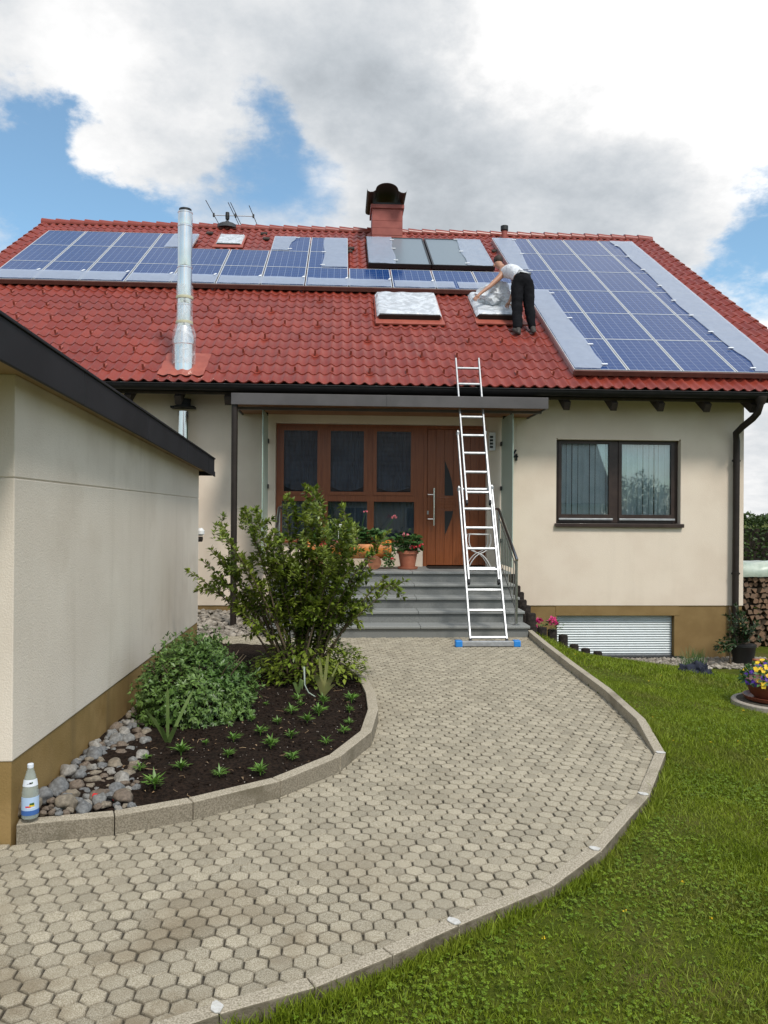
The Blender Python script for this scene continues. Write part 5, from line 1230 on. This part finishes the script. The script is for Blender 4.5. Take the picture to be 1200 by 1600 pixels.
gravel('gravel', lambda: (random.uniform(-2.4, -1.05), random.uniform(10.9, 12.72)), 900, .03, .06, lambda x, y: -.06+.14*(y-10.9)/1.8)
def rg():
    while True:
        x, y = random.uniform(3.9, 7.2), random.uniform(11.75, 12.75)
        if y > 12.35-.40*smooth01((x-4.4)/1.2)-.2*smooth01((x-6)/.8): return x, y
gravel('gravel', rg, 1700, .025, .055, lambda x, y: float(terrain(x, y))+.01)

# --- bottle on the end of the kerb
bp = gnd(40, 1284, .12); bp = Vector((-1.565, 4.02, .121))
BT = thing('bottle', 'clear glass water bottle with blue labels standing on the kerb end', 'bottle', bp)
bp0 = at(40, 1284, 4.02); sc = 1.0
b = MB(); b.lathe([(.036, 0), (.041, .006), (.041, .115), (.039, .135), (.037, .15), (.033, .185), (.022, .225), (.0145, .25), (.0145, .265)], bp, 28); b.build('glass_body', M['bottle'], BT, smooth=True)
b = MB(); b.lathe([(.0148, .252), (.0152, .256), (.0152, .270), (.013, .272)], bp, 20); b.build('cap', M['labelw'], BT, smooth=True, sharp=40)
def band(z0, z1, r0, r1, a0, a1, m, name, par):
    b = MB(); b.grid([[(bp.x+r*cos(a), bp.y+r*sin(a), bp.z+z) for a in np.linspace(a0, a1, 16)] for z, r in ((z0, r0), (z1, r1))]); return b.build(name, m, par, smooth=True)
fa = atan2(-bp.y, -bp.x)
L1 = band(.028, .112, .0418, .0418, fa-1.4, fa+1.4, M['label'], 'label', BT); band(.022, .046, .0422, .0422, fa-1.4, fa+1.4, M['labelb'], 'label_band', L1)
L2 = band(.165, .198, .0374, .0318, fa-1.3, fa+1.3, M['labelw'], 'neck_label', BT)
def mark(z, a, w_, h_, m, r, par, n='label_print'):
    b = MB(); P = []
    for dz in (-h_/2, h_/2): P.append([(bp.x+r*cos(fa+a+da/r), bp.y+r*sin(fa+a+da/r), bp.z+z+dz) for da in np.linspace(-w_/2, w_/2, 6)])
    b.grid(P); b.build(n, m, par)
mark(.072, .18, .026, .012, M['yellow'], .0424, L1); mark(.079, .08, .012, .010, M['geran'], .0426, L1); mark(.079, .32, .010, .012, M['geran'], .0426, L1); mark(.066, -.25, .026, .008, M['red'], .0424, L1); mark(.059, .1, .04, .004, M['labelw'], .0425, L1)
mark(.181, .0, .010, .010, M['black'], .0352, L2); mark(.178, -.1, .026, .004, M['black'], .0352, L2); mark(.184, .25, .006, .008, M['geran'], .0352, L2)
# --- red handled garden tool on the soil
p = gnd(147, 1239, .13); q = gnd(190, 1243, .13); e = gnd(214, 1248, .13)
TL = thing('garden_tool', 'red and black handled hand tool lying on the soil by the stones', 'tool', p)
for v in (p, q, e): v.z = bedz(v.x, v.y)+.022
b = MB(); b.tube([p, p.lerp(q, .25), p.lerp(q, .6), q], [.010, .013, .011, .009], 10); b.build('handle', M['black'], TL, smooth=True)
b = MB(); b.tube([p-(q-p)*.02, p.lerp(q, .12)], .0145, 10); b.build('grip', M['redtool'], TL, smooth=True); b = MB(); b.tube([p.lerp(q, .72), q], .0125, 10); b.build('grip', M['redtool'], TL, smooth=True)
b = MB(); b.bar(q, e, .012, .003); b.build('blade', M['galv'], TL)

# ================================================================== POTS AT THE DOOR
def flower_head(b, c, r, n=14):
    for k in range(n):
        d = rdir(); d = Vector((d.x, d.y, abs(d.z)*.8-.15)).normalized(); b.leaf(c+d*r*.35, d, rdir(), r*random.uniform(.7, 1), r*.8, .05, .15)
def geranium(par, c, rx, ry, h, n, flowers, trail=()):
    lf = MB(); st_ = MB()
    for k in range(n):
        a = random.uniform(0, 2*pi); r = sqrt(random.random()); p = c+Vector((cos(a)*r*rx, sin(a)*r*ry, random.uniform(.0, h)*(1-.4*r)))
        d = Vector((cos(a), sin(a), random.uniform(-.1, .5)))+rv(.4); d.normalize(); u = Vector((0, -.3, 1))+rv(.5)
        L = random.uniform(.055, .09)
        for an in (-1.0, -.35, .35, 1.0): s_ = d.cross(u).normalized(); lf.leaf(p, (d*cos(an)+s_*sin(an)).normalized(), u, L*.75, L*.62, .06, .15)
        if k % 4 == 0: st_.tube([c+Vector((cos(a)*r*rx*.4, sin(a)*r*ry*.4, -.03)), p], .004, 5)
    lf.build('foliage', M['geran'], par, smooth=True, sharp=180); st_.build('stem', M['geran'], par)
    for (p, r, m) in flowers:
        b = MB(); flower_head(b, p, r); f_ = b.build('flower', M[m], par, smooth=True, sharp=180)
        b = MB(); base = c+(p-c)*Vector((.3, .3, 0)).length*0; q = Vector((c.x+(p.x-c.x)*.6, c.y, c.z)); b.tube(bez(q, q.lerp(p, .5), p, 5), .004, 5); b.build('stalk', M['geran'], f_)
pc = at(637, 889, 12.2); pc.z = .81
TP = thing('flower_pot', 'terracotta pot of red and pink geraniums to the left of the front door', 'flower pot', pc)
b = MB(); b.lathe([(.115, .035), (.15, .24), (.17, .245), (.172, .295), (.155, .297), (.15, .27)], pc, 28); b.build('pot', M['terra'], TP, smooth=True, sharp=40)
b = MB(); b.lathe([(.13, 0), (.155, .006), (.165, .04), (.155, .042), (.14, .02)], pc, 28); b.build('saucer', M['terra'], TP, smooth=True, sharp=40)
geranium(TP, pc+Vector((-.02, 0, .29)), .25, .18, .36, 230, [(at(634, 837, 12.1), .055, 'pink'), (at(644, 856, 12.02), .045, 'red'), (at(653, 855, 12.02), .045, 'red'), (at(659, 852, 12.06), .035, 'red'), (at(613, 874, 12.05), .03, 'red')])
# hollowed log planter on log wheels
lc = at(545, 855, 12.25); LZ = 1.125; lx0, lx1 = -.62, .80
LP = thing('log_planter', 'varnished orange log cart planter with geraniums under the entrance window', 'planter', (0.1, 12.25, .81))
b = MB(); P = []
for x in (lx0, lx1): P.append([(x, 12.25+.155*cos(a), LZ+.155*sin(a)) for a in np.linspace(radians(150), radians(390), 22)]+[(x, 12.25+.12*cos(a), LZ+.03+.10*sin(a)) for a in np.linspace(radians(390), radians(150), 22)])
for r in P: r.append(r[0])
b.grid(P); n_ = 22
for x, r in ((lx0, P[0]), (lx1, P[1])):
    b.add([r[k] for k in range(44)], [tuple((k, k+1, 42-k, 43-k)) for k in range(21)])
for x in (lx0, lx1):
    b.prism_x([(12.25+.15*cos(a), LZ+.15*sin(a)) for a in np.linspace(0, 2*pi, 28)[:-1]], x-.001 if x < 0 else x-.16, x+.16 if x < 0 else x+.001)
b.build('log', M['logorange'], LP, smooth=True, sharp=40)
for x in (-.36, .53):
    for y in (12.10, 12.40):
        b = MB(); b.tube([(x, y-.035, .921), (x, y+.035, .921)], .110, 26); b.build('wheel', M['logdark'], LP, smooth=True, sharp=50)
    b = MB(); b.tube([(x, 12.13, .921), (x, 12.37, .921)], .025, 8); b.build('axle', M['logdark'], LP)
geranium(LP, Vector((.10, 12.25, 1.22)), .62, .14, .30, 420, [(at(550, 833, 12.1), .035, 'lilac'), (at(555, 841, 12.08), .035, 'lilac'), (at(571, 800, 12.2), .035, 'pink'), (at(616, 809, 12.2), .045, 'pink'), (at(505, 850, 12.1), .05, 'red'), (at(523, 848, 12.1), .05, 'pink')])
b = MB(); p = at(529, 822, 12.1); b.box(p.x-.05, p.x+.05, 12.1, 12.104, p.z-.03, p.z+.03); b.box(p.x-.004, p.x+.004, 12.105, 12.109, p.z-.2, p.z-.0); tag(b.build('plant_tag', M['white'], loc=p), 'small white plant tag stuck in the log planter', 'plant tag')
lf = MB()
for k in range(160):
    a = random.uniform(0, 2*pi); p = at(608+random.uniform(-10, 8), 845+40*random.random(), 12.12); lf.leaf(p, (Vector((cos(a), -abs(sin(a)), -.4))).normalized(), Vector((0, -.5, 1)), .05, .035, .1, .1)
tr = thing('trailing_plant', 'green trailing plant hanging from the end of the log planter beside the terracotta pot', 'plant', at(608, 850, 12.12)); lf.build('foliage', M['geran'], tr, smooth=True, sharp=180)
b = MB(); flower_head(b, at(613, 874, 12.05), .03); b.build('flower', M['red'], tr)
# door mat, wire stand, letter box
p = at(703, 889, 12.3); b = MB(); b.box(p.x-.34, p.x+.42, 12.28, 12.70, .812, .826); tag(b.build('door_mat', M['palis'], bevel=.004, loc=(p.x, 12.5, .812)), 'dark door mat in front of the brown front door', 'door mat')
wx = at(748, 880, 12.45).x; WS = thing('wire_plant_stand', 'white curved wire stand behind the ladder in front of the door', 'plant stand', (wx, 12.45, .81))
z0 = .812
for sg in (-1, 1):
    for yy in (12.35, 12.6):
        b = MB(); b.tube(bez(Vector((wx+sg*.17, yy, z0+.55)), Vector((wx+sg*.22, yy, z0+.30)), Vector((wx, yy, z0+.24)), 8)+bez(Vector((wx, yy, z0+.24)), Vector((wx-sg*.10, yy, z0+.20)), Vector((wx-sg*.19, yy, z0+.0)), 8)[1:], .008, 8); b.build('leg', M['white'], WS, smooth=True)
b = MB(); b.tube([(wx+.17*cos(a), 12.475+.17*sin(a), z0+.55) for a in np.linspace(0, 2*pi, 25)], .008, 8); b.tube([(wx-.17, 12.475, z0+.55), (wx+.17, 12.475, z0+.55)], .006, 6); b.build('top_ring', M['white'], WS, smooth=True)
p = at(768.5, 690, 12.70); LBX = thing('intercom', 'white box with dark slots on the wall right of the front door', 'intercom', (p.x, 12.749, p.z))
b = MB(); b.box(p.x-.05, p.x+.055, 12.66, 12.749, p.z-.15, p.z+.15); b.build('housing', M['white'], LBX, bevel=.006)
for k in range(4): b = MB(); b.box(p.x-.042, p.x+.012, 12.655, 12.659, p.z-.11+k*.055, p.z-.075+k*.055); b.build('button_slot', M['black'], LBX)

# ================================================================== RIGHT HAND GARDEN
pal = [(802, 897, 12.35), (806.6, 915, 12.0), (812, 925, 11.7), (816, 937, 11.4), (819, 946, 11.1), (822.5, 958, 10.8), (832, 978, 10.75), (847, 980, 10.85), (863, 983, 10.97), (880, 992, 11.15), (897, 1007, 11.35), (915, 1013, 11.6), (934, 1018, 11.85)]
p0 = None
for k, (px, py, y) in enumerate(pal):
    p = at(px, py, y); lab = 'dark round timber post in the stepped edging right of the stone steps' if k < 6 else 'dark round timber post in the low curved edging by the basement shutter'
    r = .068
    b = MB(); zb = -.75; b.lathe([(r, zb-p.z), (r, -.015), (r-.012, 0), (r-.03, .002)], (0, 0, 0), 18)
    o = b.build('palisade_post', M['palis'], smooth=True, sharp=40); o.location = (max(p.x, 2.70), y, p.z)
    tag(o, lab, 'post', 'dark edging posts')
def small_plant(name, label, c, rx, h, n, m, L, flowers=(), fm=None, fr=.04, stem=True, cat='plant'):
    t = thing(name, label, cat, c); lf = MB()
    for k in range(n):
        a = random.uniform(0, 2*pi); r = sqrt(random.random()); p = c+Vector((cos(a)*r*rx, sin(a)*r*rx, random.uniform(.02, h)*(1-.35*r))); lf.leaf(p, (Vector((cos(a), sin(a), .5))+rv(.6)).normalized(), Vector((0, 0, 1))+rv(.4), L*random.uniform(.6, 1.1), L*.5, .1, .15)
    lf.build('foliage', m, t, smooth=True, sharp=180)
    for p in flowers:
        b = MB(); flower_head(b, p, fr, 18); b.build('flower', fm, t, smooth=True, sharp=180)
    return t
c = at(852, 985, 11.15); small_plant('azalea', 'low plant with magenta flowers behind the dark posts', c, .26, .18, 150, M['geran'], .06, [at(838, 972, 11.0), at(843, 970, 11.05), at(861, 972, 11.1), at(866, 975, 11.05), at(863, 969, 11.15), at(834, 980, 10.9)], M['magenta'], .055, cat='plant')
# potted evergreen in front of the downpipe
c = Vector((6.47, 12.25, float(terrain(6.47, 12.25))))
CB = thing('potted_shrub', 'glossy leafy shrub in a black pot in front of the downpipe', 'potted shrub', c)
b = MB(); b.lathe([(.15, 0), (.19, .30), (.20, .31), (.20, .34), (.18, .34)], c+Vector((.10, 0, .0)), 20); b.build('pot', M['pot'], CB, smooth=True, sharp=40)
lf = MB(); st_ = MB()
for k in range(36):
    px, py = random.choice([(1150, 955), (1165, 965), (1135, 985), (1128, 1000), (1172, 985), (1185, 1000), (1145, 1010), (1158, 975), (1140, 970), (1180, 975), (1125, 1012)])
    tip = at(px+random.uniform(-9, 9), py+random.uniform(-8, 8), 12.2+random.uniform(-.22, .18)); base = c+Vector((.08+random.uniform(-.06, .06), 0, .32)); pts = bez(base, base.lerp(tip, .5)+Vector((0, 0, .08)), tip, 7)
    st_.tube(pts, [.008, .007, .006, .005, .004, .004, .003], 5); leafy_branch(lf, pts, .3, .035, .085, .045, 5)
st_.build('stem', M['bark'], CB); lf.build('foliage', M['darkleaf'], CB, smooth=True, sharp=180)
b = MB(); b.tube([c+Vector((-.14, -.05, 0)), c+Vector((-.15, -.03, .95))], .016, 8); tag(b.build('garden_stake', M['bark'], loc=c), 'thin wooden stake beside the black potted shrub', 'stake')
b = MB(); b.box(6.55, 6.85, 11.75, 11.95, -.72, -.58); tag(b.build('edging_stone', M['terra'], bevel=.01, loc=(6.7, 11.85, -.72)), 'reddish block lying behind the bowl of pansies', 'block')
# pansy bowl on its round slab
pc = gnd(1206, 1100, -.3)
for _ in range(6): pc = gnd(1206, 1100, float(max(terrain(pc.x-.3, pc.y), terrain(pc.x, pc.y+.3), terrain(pc.x, pc.y)))+.02)
b = MB(); b.lathe([(.36, -.25), (.36, .035), (.35, .045), (.02, .045)], pc+Vector((0, 0, -.01)), 40); SL = tag(b.build('round_slab', M['slab'], smooth=True, sharp=40, loc=pc), 'round concrete slab in the lawn under the pansy bowl', 'paving slab')
b = MB(); b.lathe([(.30, .0), (.315, .0), (.315, .003), (.30, .003)], pc+Vector((0, 0, .034)), 40); b.build('groove', M['joint'], SL)
PA = thing('pansy_bowl', 'brown bowl of yellow and purple pansies on a round slab at the right edge', 'flower bowl', pc+Vector((0, 0, .036)))
pz = pc+Vector((0, 0, .038))
b = MB(); b.lathe([(.19, 0), (.24, .01), (.26, .045), (.25, .047), (.22, .02)], pz, 32); b.build('saucer', M['terradark'], PA, smooth=True, sharp=40)
b = MB(); b.lathe([(.14, .012), (.19, .06), (.235, .16), (.25, .18), (.245, .195), (.22, .185)], pz, 32); b.build('bowl', M['terradark'], PA, smooth=True, sharp=40)
lf = MB(); fy = MB(); fp = MB()
def pansy(b, c, n, r):
    n = n.normalized(); s_ = n.cross(Vector((0, 0, 1))); s_ = s_.normalized() if s_.length > .05 else Vector((1, 0, 0)); u = s_.cross(n)
    for k in range(5): a = 2*pi*k/5+.3; d = s_*cos(a)+u*sin(a); b.leaf(c, (d+n*.25).normalized(), n, r, r*1.05, .02, .1)
for k in range(330):
    th_ = random.uniform(0, 2*pi); ph = math.acos(random.uniform(.0, 1)); n = Vector((sin(ph)*cos(th_), sin(ph)*sin(th_), cos(ph))); p = pz+Vector((n.x*.29, n.y*.29, .17+n.z*.20))
    lf.leaf(p*1.0-n*.03, (n+rv(.8)).normalized(), n, .06, .03, .1, .2)
FLS = []
for k in range(98):
    th_ = random.uniform(0, 2*pi); ph = math.acos(random.uniform(-.05, 1)); n = Vector((sin(ph)*cos(th_), sin(ph)*sin(th_), cos(ph))); n.y = -abs(n.y) if k % 4 else n.y; p = pz+Vector((n.x*.27, n.y*.27, .18+n.z*.20))+rv(.012)
    v = mnoise.noise((n.x*2.1+3, n.y*2.1, n.z*2.1)); fb = MB(); pansy(fb, p, n+Vector((0, -.5, .2)), random.uniform(.021, .029)); FLS.append((fb, 'yellow' if v > -.30 and n.x > -.82 else 'purple'))
lf.build('foliage', M['geran'], PA, smooth=True, sharp=180); 
for fb, cn in FLS: fb.build('flower', M[cn], PA, smooth=True, sharp=180)
# crumpled navy cloth and a tuft of grass
c = gnd(1092, 1072, -.38); c.z = float(terrain(c.x, c.y)); b = MB(); bm = bmesh.new(); bmesh.ops.create_icosphere(bm, subdivisions=4, radius=1)
o_ = len(b.v)
for v in bm.verts:
    f = 1+.55*mnoise.noise(v.co*2.5)+.5*abs(mnoise.noise(v.co*4.5))-.2; b.v.append((c.x+v.co.x*.15*f-(.10 if v.co.x < -.5 else 0)*(-v.co.x), c.y+v.co.y*.12*f, c.z+max(-.01, v.co.z*.13*f+.02+.04*mnoise.noise(v.co*7))))
for f in bm.faces: b.f.append(tuple(o_+v.index for v in f.verts))
bm.free(); tag(b.build('crumpled_cloth', M['cloth'], smooth=True, sharp=60, loc=c), 'crumpled dark blue cloth lying on the lawn near the stones', 'cloth')
c = gnd(1083, 1058, -.42); c.z = float(terrain(c.x, c.y)); t = thing('grass_tuft', 'tuft of tall thin grass behind the crumpled blue cloth', 'grass tuft', c); lf = MB()
for k in range(110):
    a = random.uniform(0, 2*pi); L = random.uniform(.14, .34); q = c+Vector((random.uniform(-.14, .14), random.uniform(-.06, .06), 0)); tip = q+Vector((cos(a)*L*.35, sin(a)*L*.35, L)); lf.strap(bez(q, q.lerp(tip, .5)+Vector((0, 0, .05)), tip, 4), [.006, .006, .004, .001], Vector((1, 0, 0)))
lf.build('blades', M['geran'], t)
# firewood stack under its tarp
lv = []
for k in range(6):
    b = MB(); n = random.choice((3, 4, 5, 7)); rr = [random.uniform(.75, 1.3) for _ in range(n)]; poly = [(cos(2*pi*i/n)*rr[i], sin(2*pi*i/n)*rr[i]) for i in range(n)]; b.prism_y(poly, -3.2, 3.2)
    o = b.build('firewood_log', M['bark']); o.data.materials.append(M['woodend'] if k % 3 else mat(f'log_cut_dark{k}', (.14, .085, .055), (.22, .14, .09), .85, 5, 4)); o.data.polygons[0].material_index = 1; o.data.polygons[1].material_index = 1; lv.append(o.data); bpy.data.objects.remove(o)
zb = -.74
for i in range(12):
    for j in range(14):
        o = bpy.data.objects.new('firewood_log', random.choice(lv)); COL.objects.link(o); r = random.uniform(.040, .062); o.scale = (r, r*1.0, r); o.location = (7.15+i*.108+(.054 if j % 2 else 0)+random.uniform(-.008, .008), 14.1+random.uniform(-.04, .04), zb+.055+j*.100); o.rotation_euler = (0, random.uniform(0, 6.3), random.uniform(-.04, .04))
        tag(o, 'split firewood log in the stack behind the right corner of the house', 'firewood', 'logs of the firewood stack')
b = MB(); P = []
for x in np.linspace(7.0, 8.6, 30):
    P.append([(x, yy, zz-.02+.035*mnoise.noise((x*3.5, yy*3, zz*3))) for yy, zz in ((13.86, .60), (13.84, .68), (13.87, .76), (13.95, .84), (14.1, .86), (14.3, .86), (14.36, .78), (14.38, .62))])
b.grid(P); tag(b.build('tarpaulin', M['tarp'], smooth=True, sharp=70, loc=(7.8, 14.1, .8)), 'pale green tarpaulin over the firewood stack', 'tarpaulin')

# ---- trees and hedge beyond
def crown(lf, c, rx, ry, rz, n, L, lump=.3, shape=None):
    s0 = rv(40)
    k = 0
    while k < n:
        d = rdir(); r = random.random()**.35; f = 1+lump*mnoise.noise(d*2.2+s0)+.18*mnoise.noise(d*6+s0); p = Vector((d.x*rx*r*f, d.y*ry*r*f, d.z*rz*r*f))
        if shape: p = shape(p)
        if mnoise.noise((p+s0)*1.4) < -.33: k += 1; continue
        lf.leaf(c+p, (d+rdir()*.9).normalized(), rdir(), L*random.uniform(.6, 1.2), L*.55, .1, .1); k += 1
def tree(name, label, base, h, c, r, n, L, m, lump=.35, group=None):
    t = thing(name, label, 'tree', base, group); b = MB(); top = Vector((base.x, base.y, base.z+h*.75)); b.tube([base, base.lerp(top, .4)+Vector((.1, 0, 0)), top], [.05*h*.6, .04*h*.6, .015*h*.6], 10)
    for k in range(9):
        a = 2*pi*k/9; s_ = base.lerp(top, random.uniform(.4, .9)); b.tube([s_, s_+Vector((cos(a)*r[0]*.7, sin(a)*r[1]*.7, r[2]*.4))], [.018*h*.4, .006*h*.4], 6)
    b.build('trunk', M['bark'], t, smooth=True); lf = MB(); crown(lf, c, *r, n, L, lump); lf.build('crown', m, t, smooth=True, sharp=180); return t
hd = thing('hedge', 'dense green hedge behind the firewood stack', 'hedge', (12.5, 21, -.74)); lf = MB()
for k in range(22000):
    x = random.uniform(9.2, 22); tp = 1.66+.18*mnoise.noise((x*.9, 0, 0))+.12*mnoise.noise((x*3, 1, 0)); zz = random.uniform(-.74, tp); yy = 21+random.choice((-1, 1, -1))*.55*(.7+.5*random.random()); 
    if random.random() < .3: zz = tp+random.uniform(-.12, .08); yy = 21+random.uniform(-.6, .6)
    lf.leaf(Vector((x, yy, zz)), (rdir()+Vector((0, -.5, .3))).normalized(), rdir(), .12*random.uniform(.6, 1.2), .065, .1, .1)
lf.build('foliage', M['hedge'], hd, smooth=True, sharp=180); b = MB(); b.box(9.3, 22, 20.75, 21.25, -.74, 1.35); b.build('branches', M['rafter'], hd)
t = thing('conifer', 'dark conifer rising above the hedge at the right edge', 'tree', (15.0, 24, -.74)); b = MB(); b.tube([(15.0, 24, -.74), (15.0, 24, 3.4)], [.16, .03], 8); b.build('trunk', M['bark'], t); lf = MB()
for k in range(5200):
    f = random.random()**1.3; z = -.2+f*3.9; r = (1-f)*1.45*(.55+.45*math.sin(z*7)**2)+.06; a = random.uniform(0, 2*pi); q = r*sqrt(random.uniform(.3, 1)); lf.leaf(Vector((15.0+cos(a)*q, 24+sin(a)*q, z)), Vector((cos(a), sin(a), random.uniform(-.5, .2))), Vector((0, 0, 1)), .20, .06, .1, .15)
lf.build('crown', M['darkleaf'], t, smooth=True, sharp=180)
for k, (x, y, h, lab) in enumerate(((19.6, 30, 2.2, 'broad green tree far behind the hedge to the right'), (27, 36, 7.5, 'taller green tree far to the right of the house'), (-16, 34, 6.0, 'green tree behind the house to the left'))):
    tree('broadleaf_tree', lab, Vector((x, y, -.74)), h, Vector((x, y, h*.55)), (h*.42, h*.42, h*.40), 5200, .20, M['hedge'])
# ---- across the street, behind the viewer: what the window panes reflect
NH = thing('neighbour_house', 'long neighbouring house with a dark tiled roof across the street', 'house', (5.5, -17, -.4))
b = MB(); b.box(-4.0, 14.0, -23, -15, -.5, 2.9); b.prism_x([(-15.0, 2.9), (-23, 2.9), (-19, 7.1)], -4.0, 14.0); b.build('wall', M['plaster_w'], NH)
b = MB()
for k in range(17):
    y0, y1 = -14.4-.27*k, -14.4-.27*(k+1); z0_, z1_ = 2.35+.285*k, 2.35+.285*(k+1); b.prism_x([(y0, z0_+.012), (y1-.01, z1_+.003), (y1-.01, z1_-.06), (y0, z0_-.05)], -4.6, 14.6)
b.prism_x([(-23.6, 2.35), (-19.02, 7.2), (-19.02, 7.05), (-23.6, 2.2)], -4.6, 14.6); b.build('roof', M['nroof'], NH)
for x in (-2.6, .1, 3.4, 7.0, 10.6):
    b = MB(); b.box(x, x+1.3, -14.99, -14.95, .9, 2.1); f_ = b.build('window', M['white'], NH); b = MB(); b.box(x+.08, x+.62, -14.949, -14.94, .98, 2.02); b.box(x+.68, x+1.22, -14.949, -14.94, .98, 2.02); b.build('pane', M['coll'], f_)
tree('broadleaf_tree', 'round green tree across the street right of the neighbouring house', Vector((17.5, -19, -.5)), 4.0, Vector((17.5, -19, 2.1)), (2.2, 2.0, 1.9), 9000, .14, M['hedge'])
tree('broadleaf_tree', 'tall green tree across the street beyond the end of the neighbouring house', Vector((22.5, -17, -.5)), 6.5, Vector((22.5, -17, 3.6)), (2.4, 2.4, 2.4), 9000, .16, M['hedge'])

# ================================================================== GRASS
def blades(name, m, n_, fn, hgt, wid, spread=.5):
    X, Y = fn(n_); k = in_lawn(X, Y) & (edge_dist(X, Y) > .078) & (Y < 12.55); X, Y = X[k], Y[k]
    g = ~((Y > 12.28-.40*ss((X-4.4)/1.2)-.2*ss((X-6)/.8)) & (X > 3.4)); g &= ~((X < 3.2) & (Y > 10.62)); g &= np.hypot(X-pc.x, Y-pc.y) > .37
    pt = np.sin(X*2.3+1.7*np.sin(Y*1.3))*np.sin(Y*2.1+1.2*np.sin(X*1.9))+.5*np.sin(X*6.1+Y*1.7)*np.sin(Y*5.3-X)
    g &= ~((pt > .72) & (NR.uniform(0, 1, len(X)) < .62))
    X, Y = X[g], Y[g]; n = len(X); Z = terrain(X, Y)-.004
    h = hgt*NR.uniform(.45, 1.25, n)*(1+.35*np.sin(X*3.1+1.3*np.sin(Y*2.3))*np.sin(Y*3.7)); w_ = wid*NR.uniform(.7, 1.2, n)
    a = NR.uniform(0, 2*pi, n); ln_ = NR.uniform(.1, spread, n)*h*1.3; b_ = NR.uniform(0, 2*pi, n)
    sx, sy = np.cos(a)*w_/2, np.sin(a)*w_/2; lx, ly = np.cos(b_)*ln_, np.sin(b_)*ln_
    V = np.empty((n, 5, 3)); V[:, 0] = np.stack([X-sx, Y-sy, Z], 1); V[:, 1] = np.stack([X+sx, Y+sy, Z], 1)
    V[:, 2] = np.stack([X+sx*.8+lx*.35, Y+sy*.8+ly*.35, Z+h*.6], 1); V[:, 3] = np.stack([X-sx*.8+lx*.35, Y-sy*.8+ly*.35, Z+h*.6], 1); V[:, 4] = np.stack([X+lx, Y+ly, Z+h], 1)
    me = bpy.data.meshes.new(name); me.vertices.add(5*n); me.vertices.foreach_set('co', V.astype(np.float32).ravel())
    o5 = np.arange(n)*5; L = np.stack([o5, o5+1, o5+2, o5+3, o5+3, o5+2, o5+4], 1).ravel(); me.loops.add(7*n); me.loops.foreach_set('vertex_index', L.astype(np.int32))
    st = np.stack([np.arange(n)*7, np.arange(n)*7+4], 1).ravel(); me.polygons.add(2*n); me.polygons.foreach_set('loop_start', st.astype(np.int32)); me.update(calc_edges=True); me.validate()
    me.materials.append(m); o = bpy.data.objects.new(name, me); COL.objects.link(o); struct(o, 'stuff'); return o
def zone(x0, x1, y0, y1): return lambda n: (NR.uniform(x0, x1, n), NR.uniform(y0, y1, n))
blades('grass', M['grass'], 230000, zone(-1.2, 4.6, 1.6, 4.6), .027, .0042, 1.0)
blades('grass', M['grass'], 140000, zone(1.2, 6.0, 4.6, 8.0), .029, .0056, 1.0)
blades('grass', M['grass'], 75000, zone(2.4, 8.5, 8.0, 12.6), .045, .0095, .8)
def edge_zone(n):
    i = NR.randint(1, 12, n); t = NR.uniform(0, 1, n); P = RA[i]+(RA[i+1]-RA[i])*t[:, None]; v = RA[i+1]-RA[i]; nn = np.stack([-v[:, 1], v[:, 0]], 1)/np.hypot(v[:, 0], v[:, 1])[:, None]; d = NR.uniform(.078, .14, n); return P[:, 0]+nn[:, 0]*d, P[:, 1]+nn[:, 1]*d
blades('grass', M['grass'], 7000, edge_zone, .055, .005, .7)
def clover(n_, fn):
    b = MB(); X, Y = fn(n_); k = in_lawn(X, Y) & (edge_dist(X, Y) > .13); X, Y = X[k], Y[k]; Z = terrain(X, Y)
    for x, y, z in zip(X, Y, Z):
        if mnoise.noise((x*1.6, y*1.6, 4)) + random.uniform(-.25, .25) < -.12: continue
        c = Vector((x, y, z+random.uniform(.010, .030))); a0 = random.uniform(0, 6.3); r = random.uniform(.006, .0115); tl = Vector((random.uniform(-.4, .4), random.uniform(-.4, .4), 1)).normalized()
        for q in range(3):
            a = a0+q*2.094; d = Vector((cos(a), sin(a), 0)); d = (d-tl*d.dot(tl)).normalized(); b.leaf(c, d, tl, r, r*1.0, .05, .1)
    struct(b.build('clover', M['clover'], smooth=True, sharp=180), 'stuff')
dz = MB()
for k in range(70):
    x, y = random.uniform(.3, 5), random.uniform(2.6, 9.5)
    if not in_lawn(np.array(x), np.array(y)) or edge_dist(np.array(x), np.array(y)) < .15: continue
    flower_head(dz, Vector((x, y, float(terrain(x, y))+.035)), random.uniform(.006, .010), 6)
struct(dz.build('lawn_flowers', M['yellow']), 'stuff')
clover(34000, zone(-.8, 4.0, 1.9, 5.5)); clover(9000, zone(1.4, 5.5, 5.5, 9))
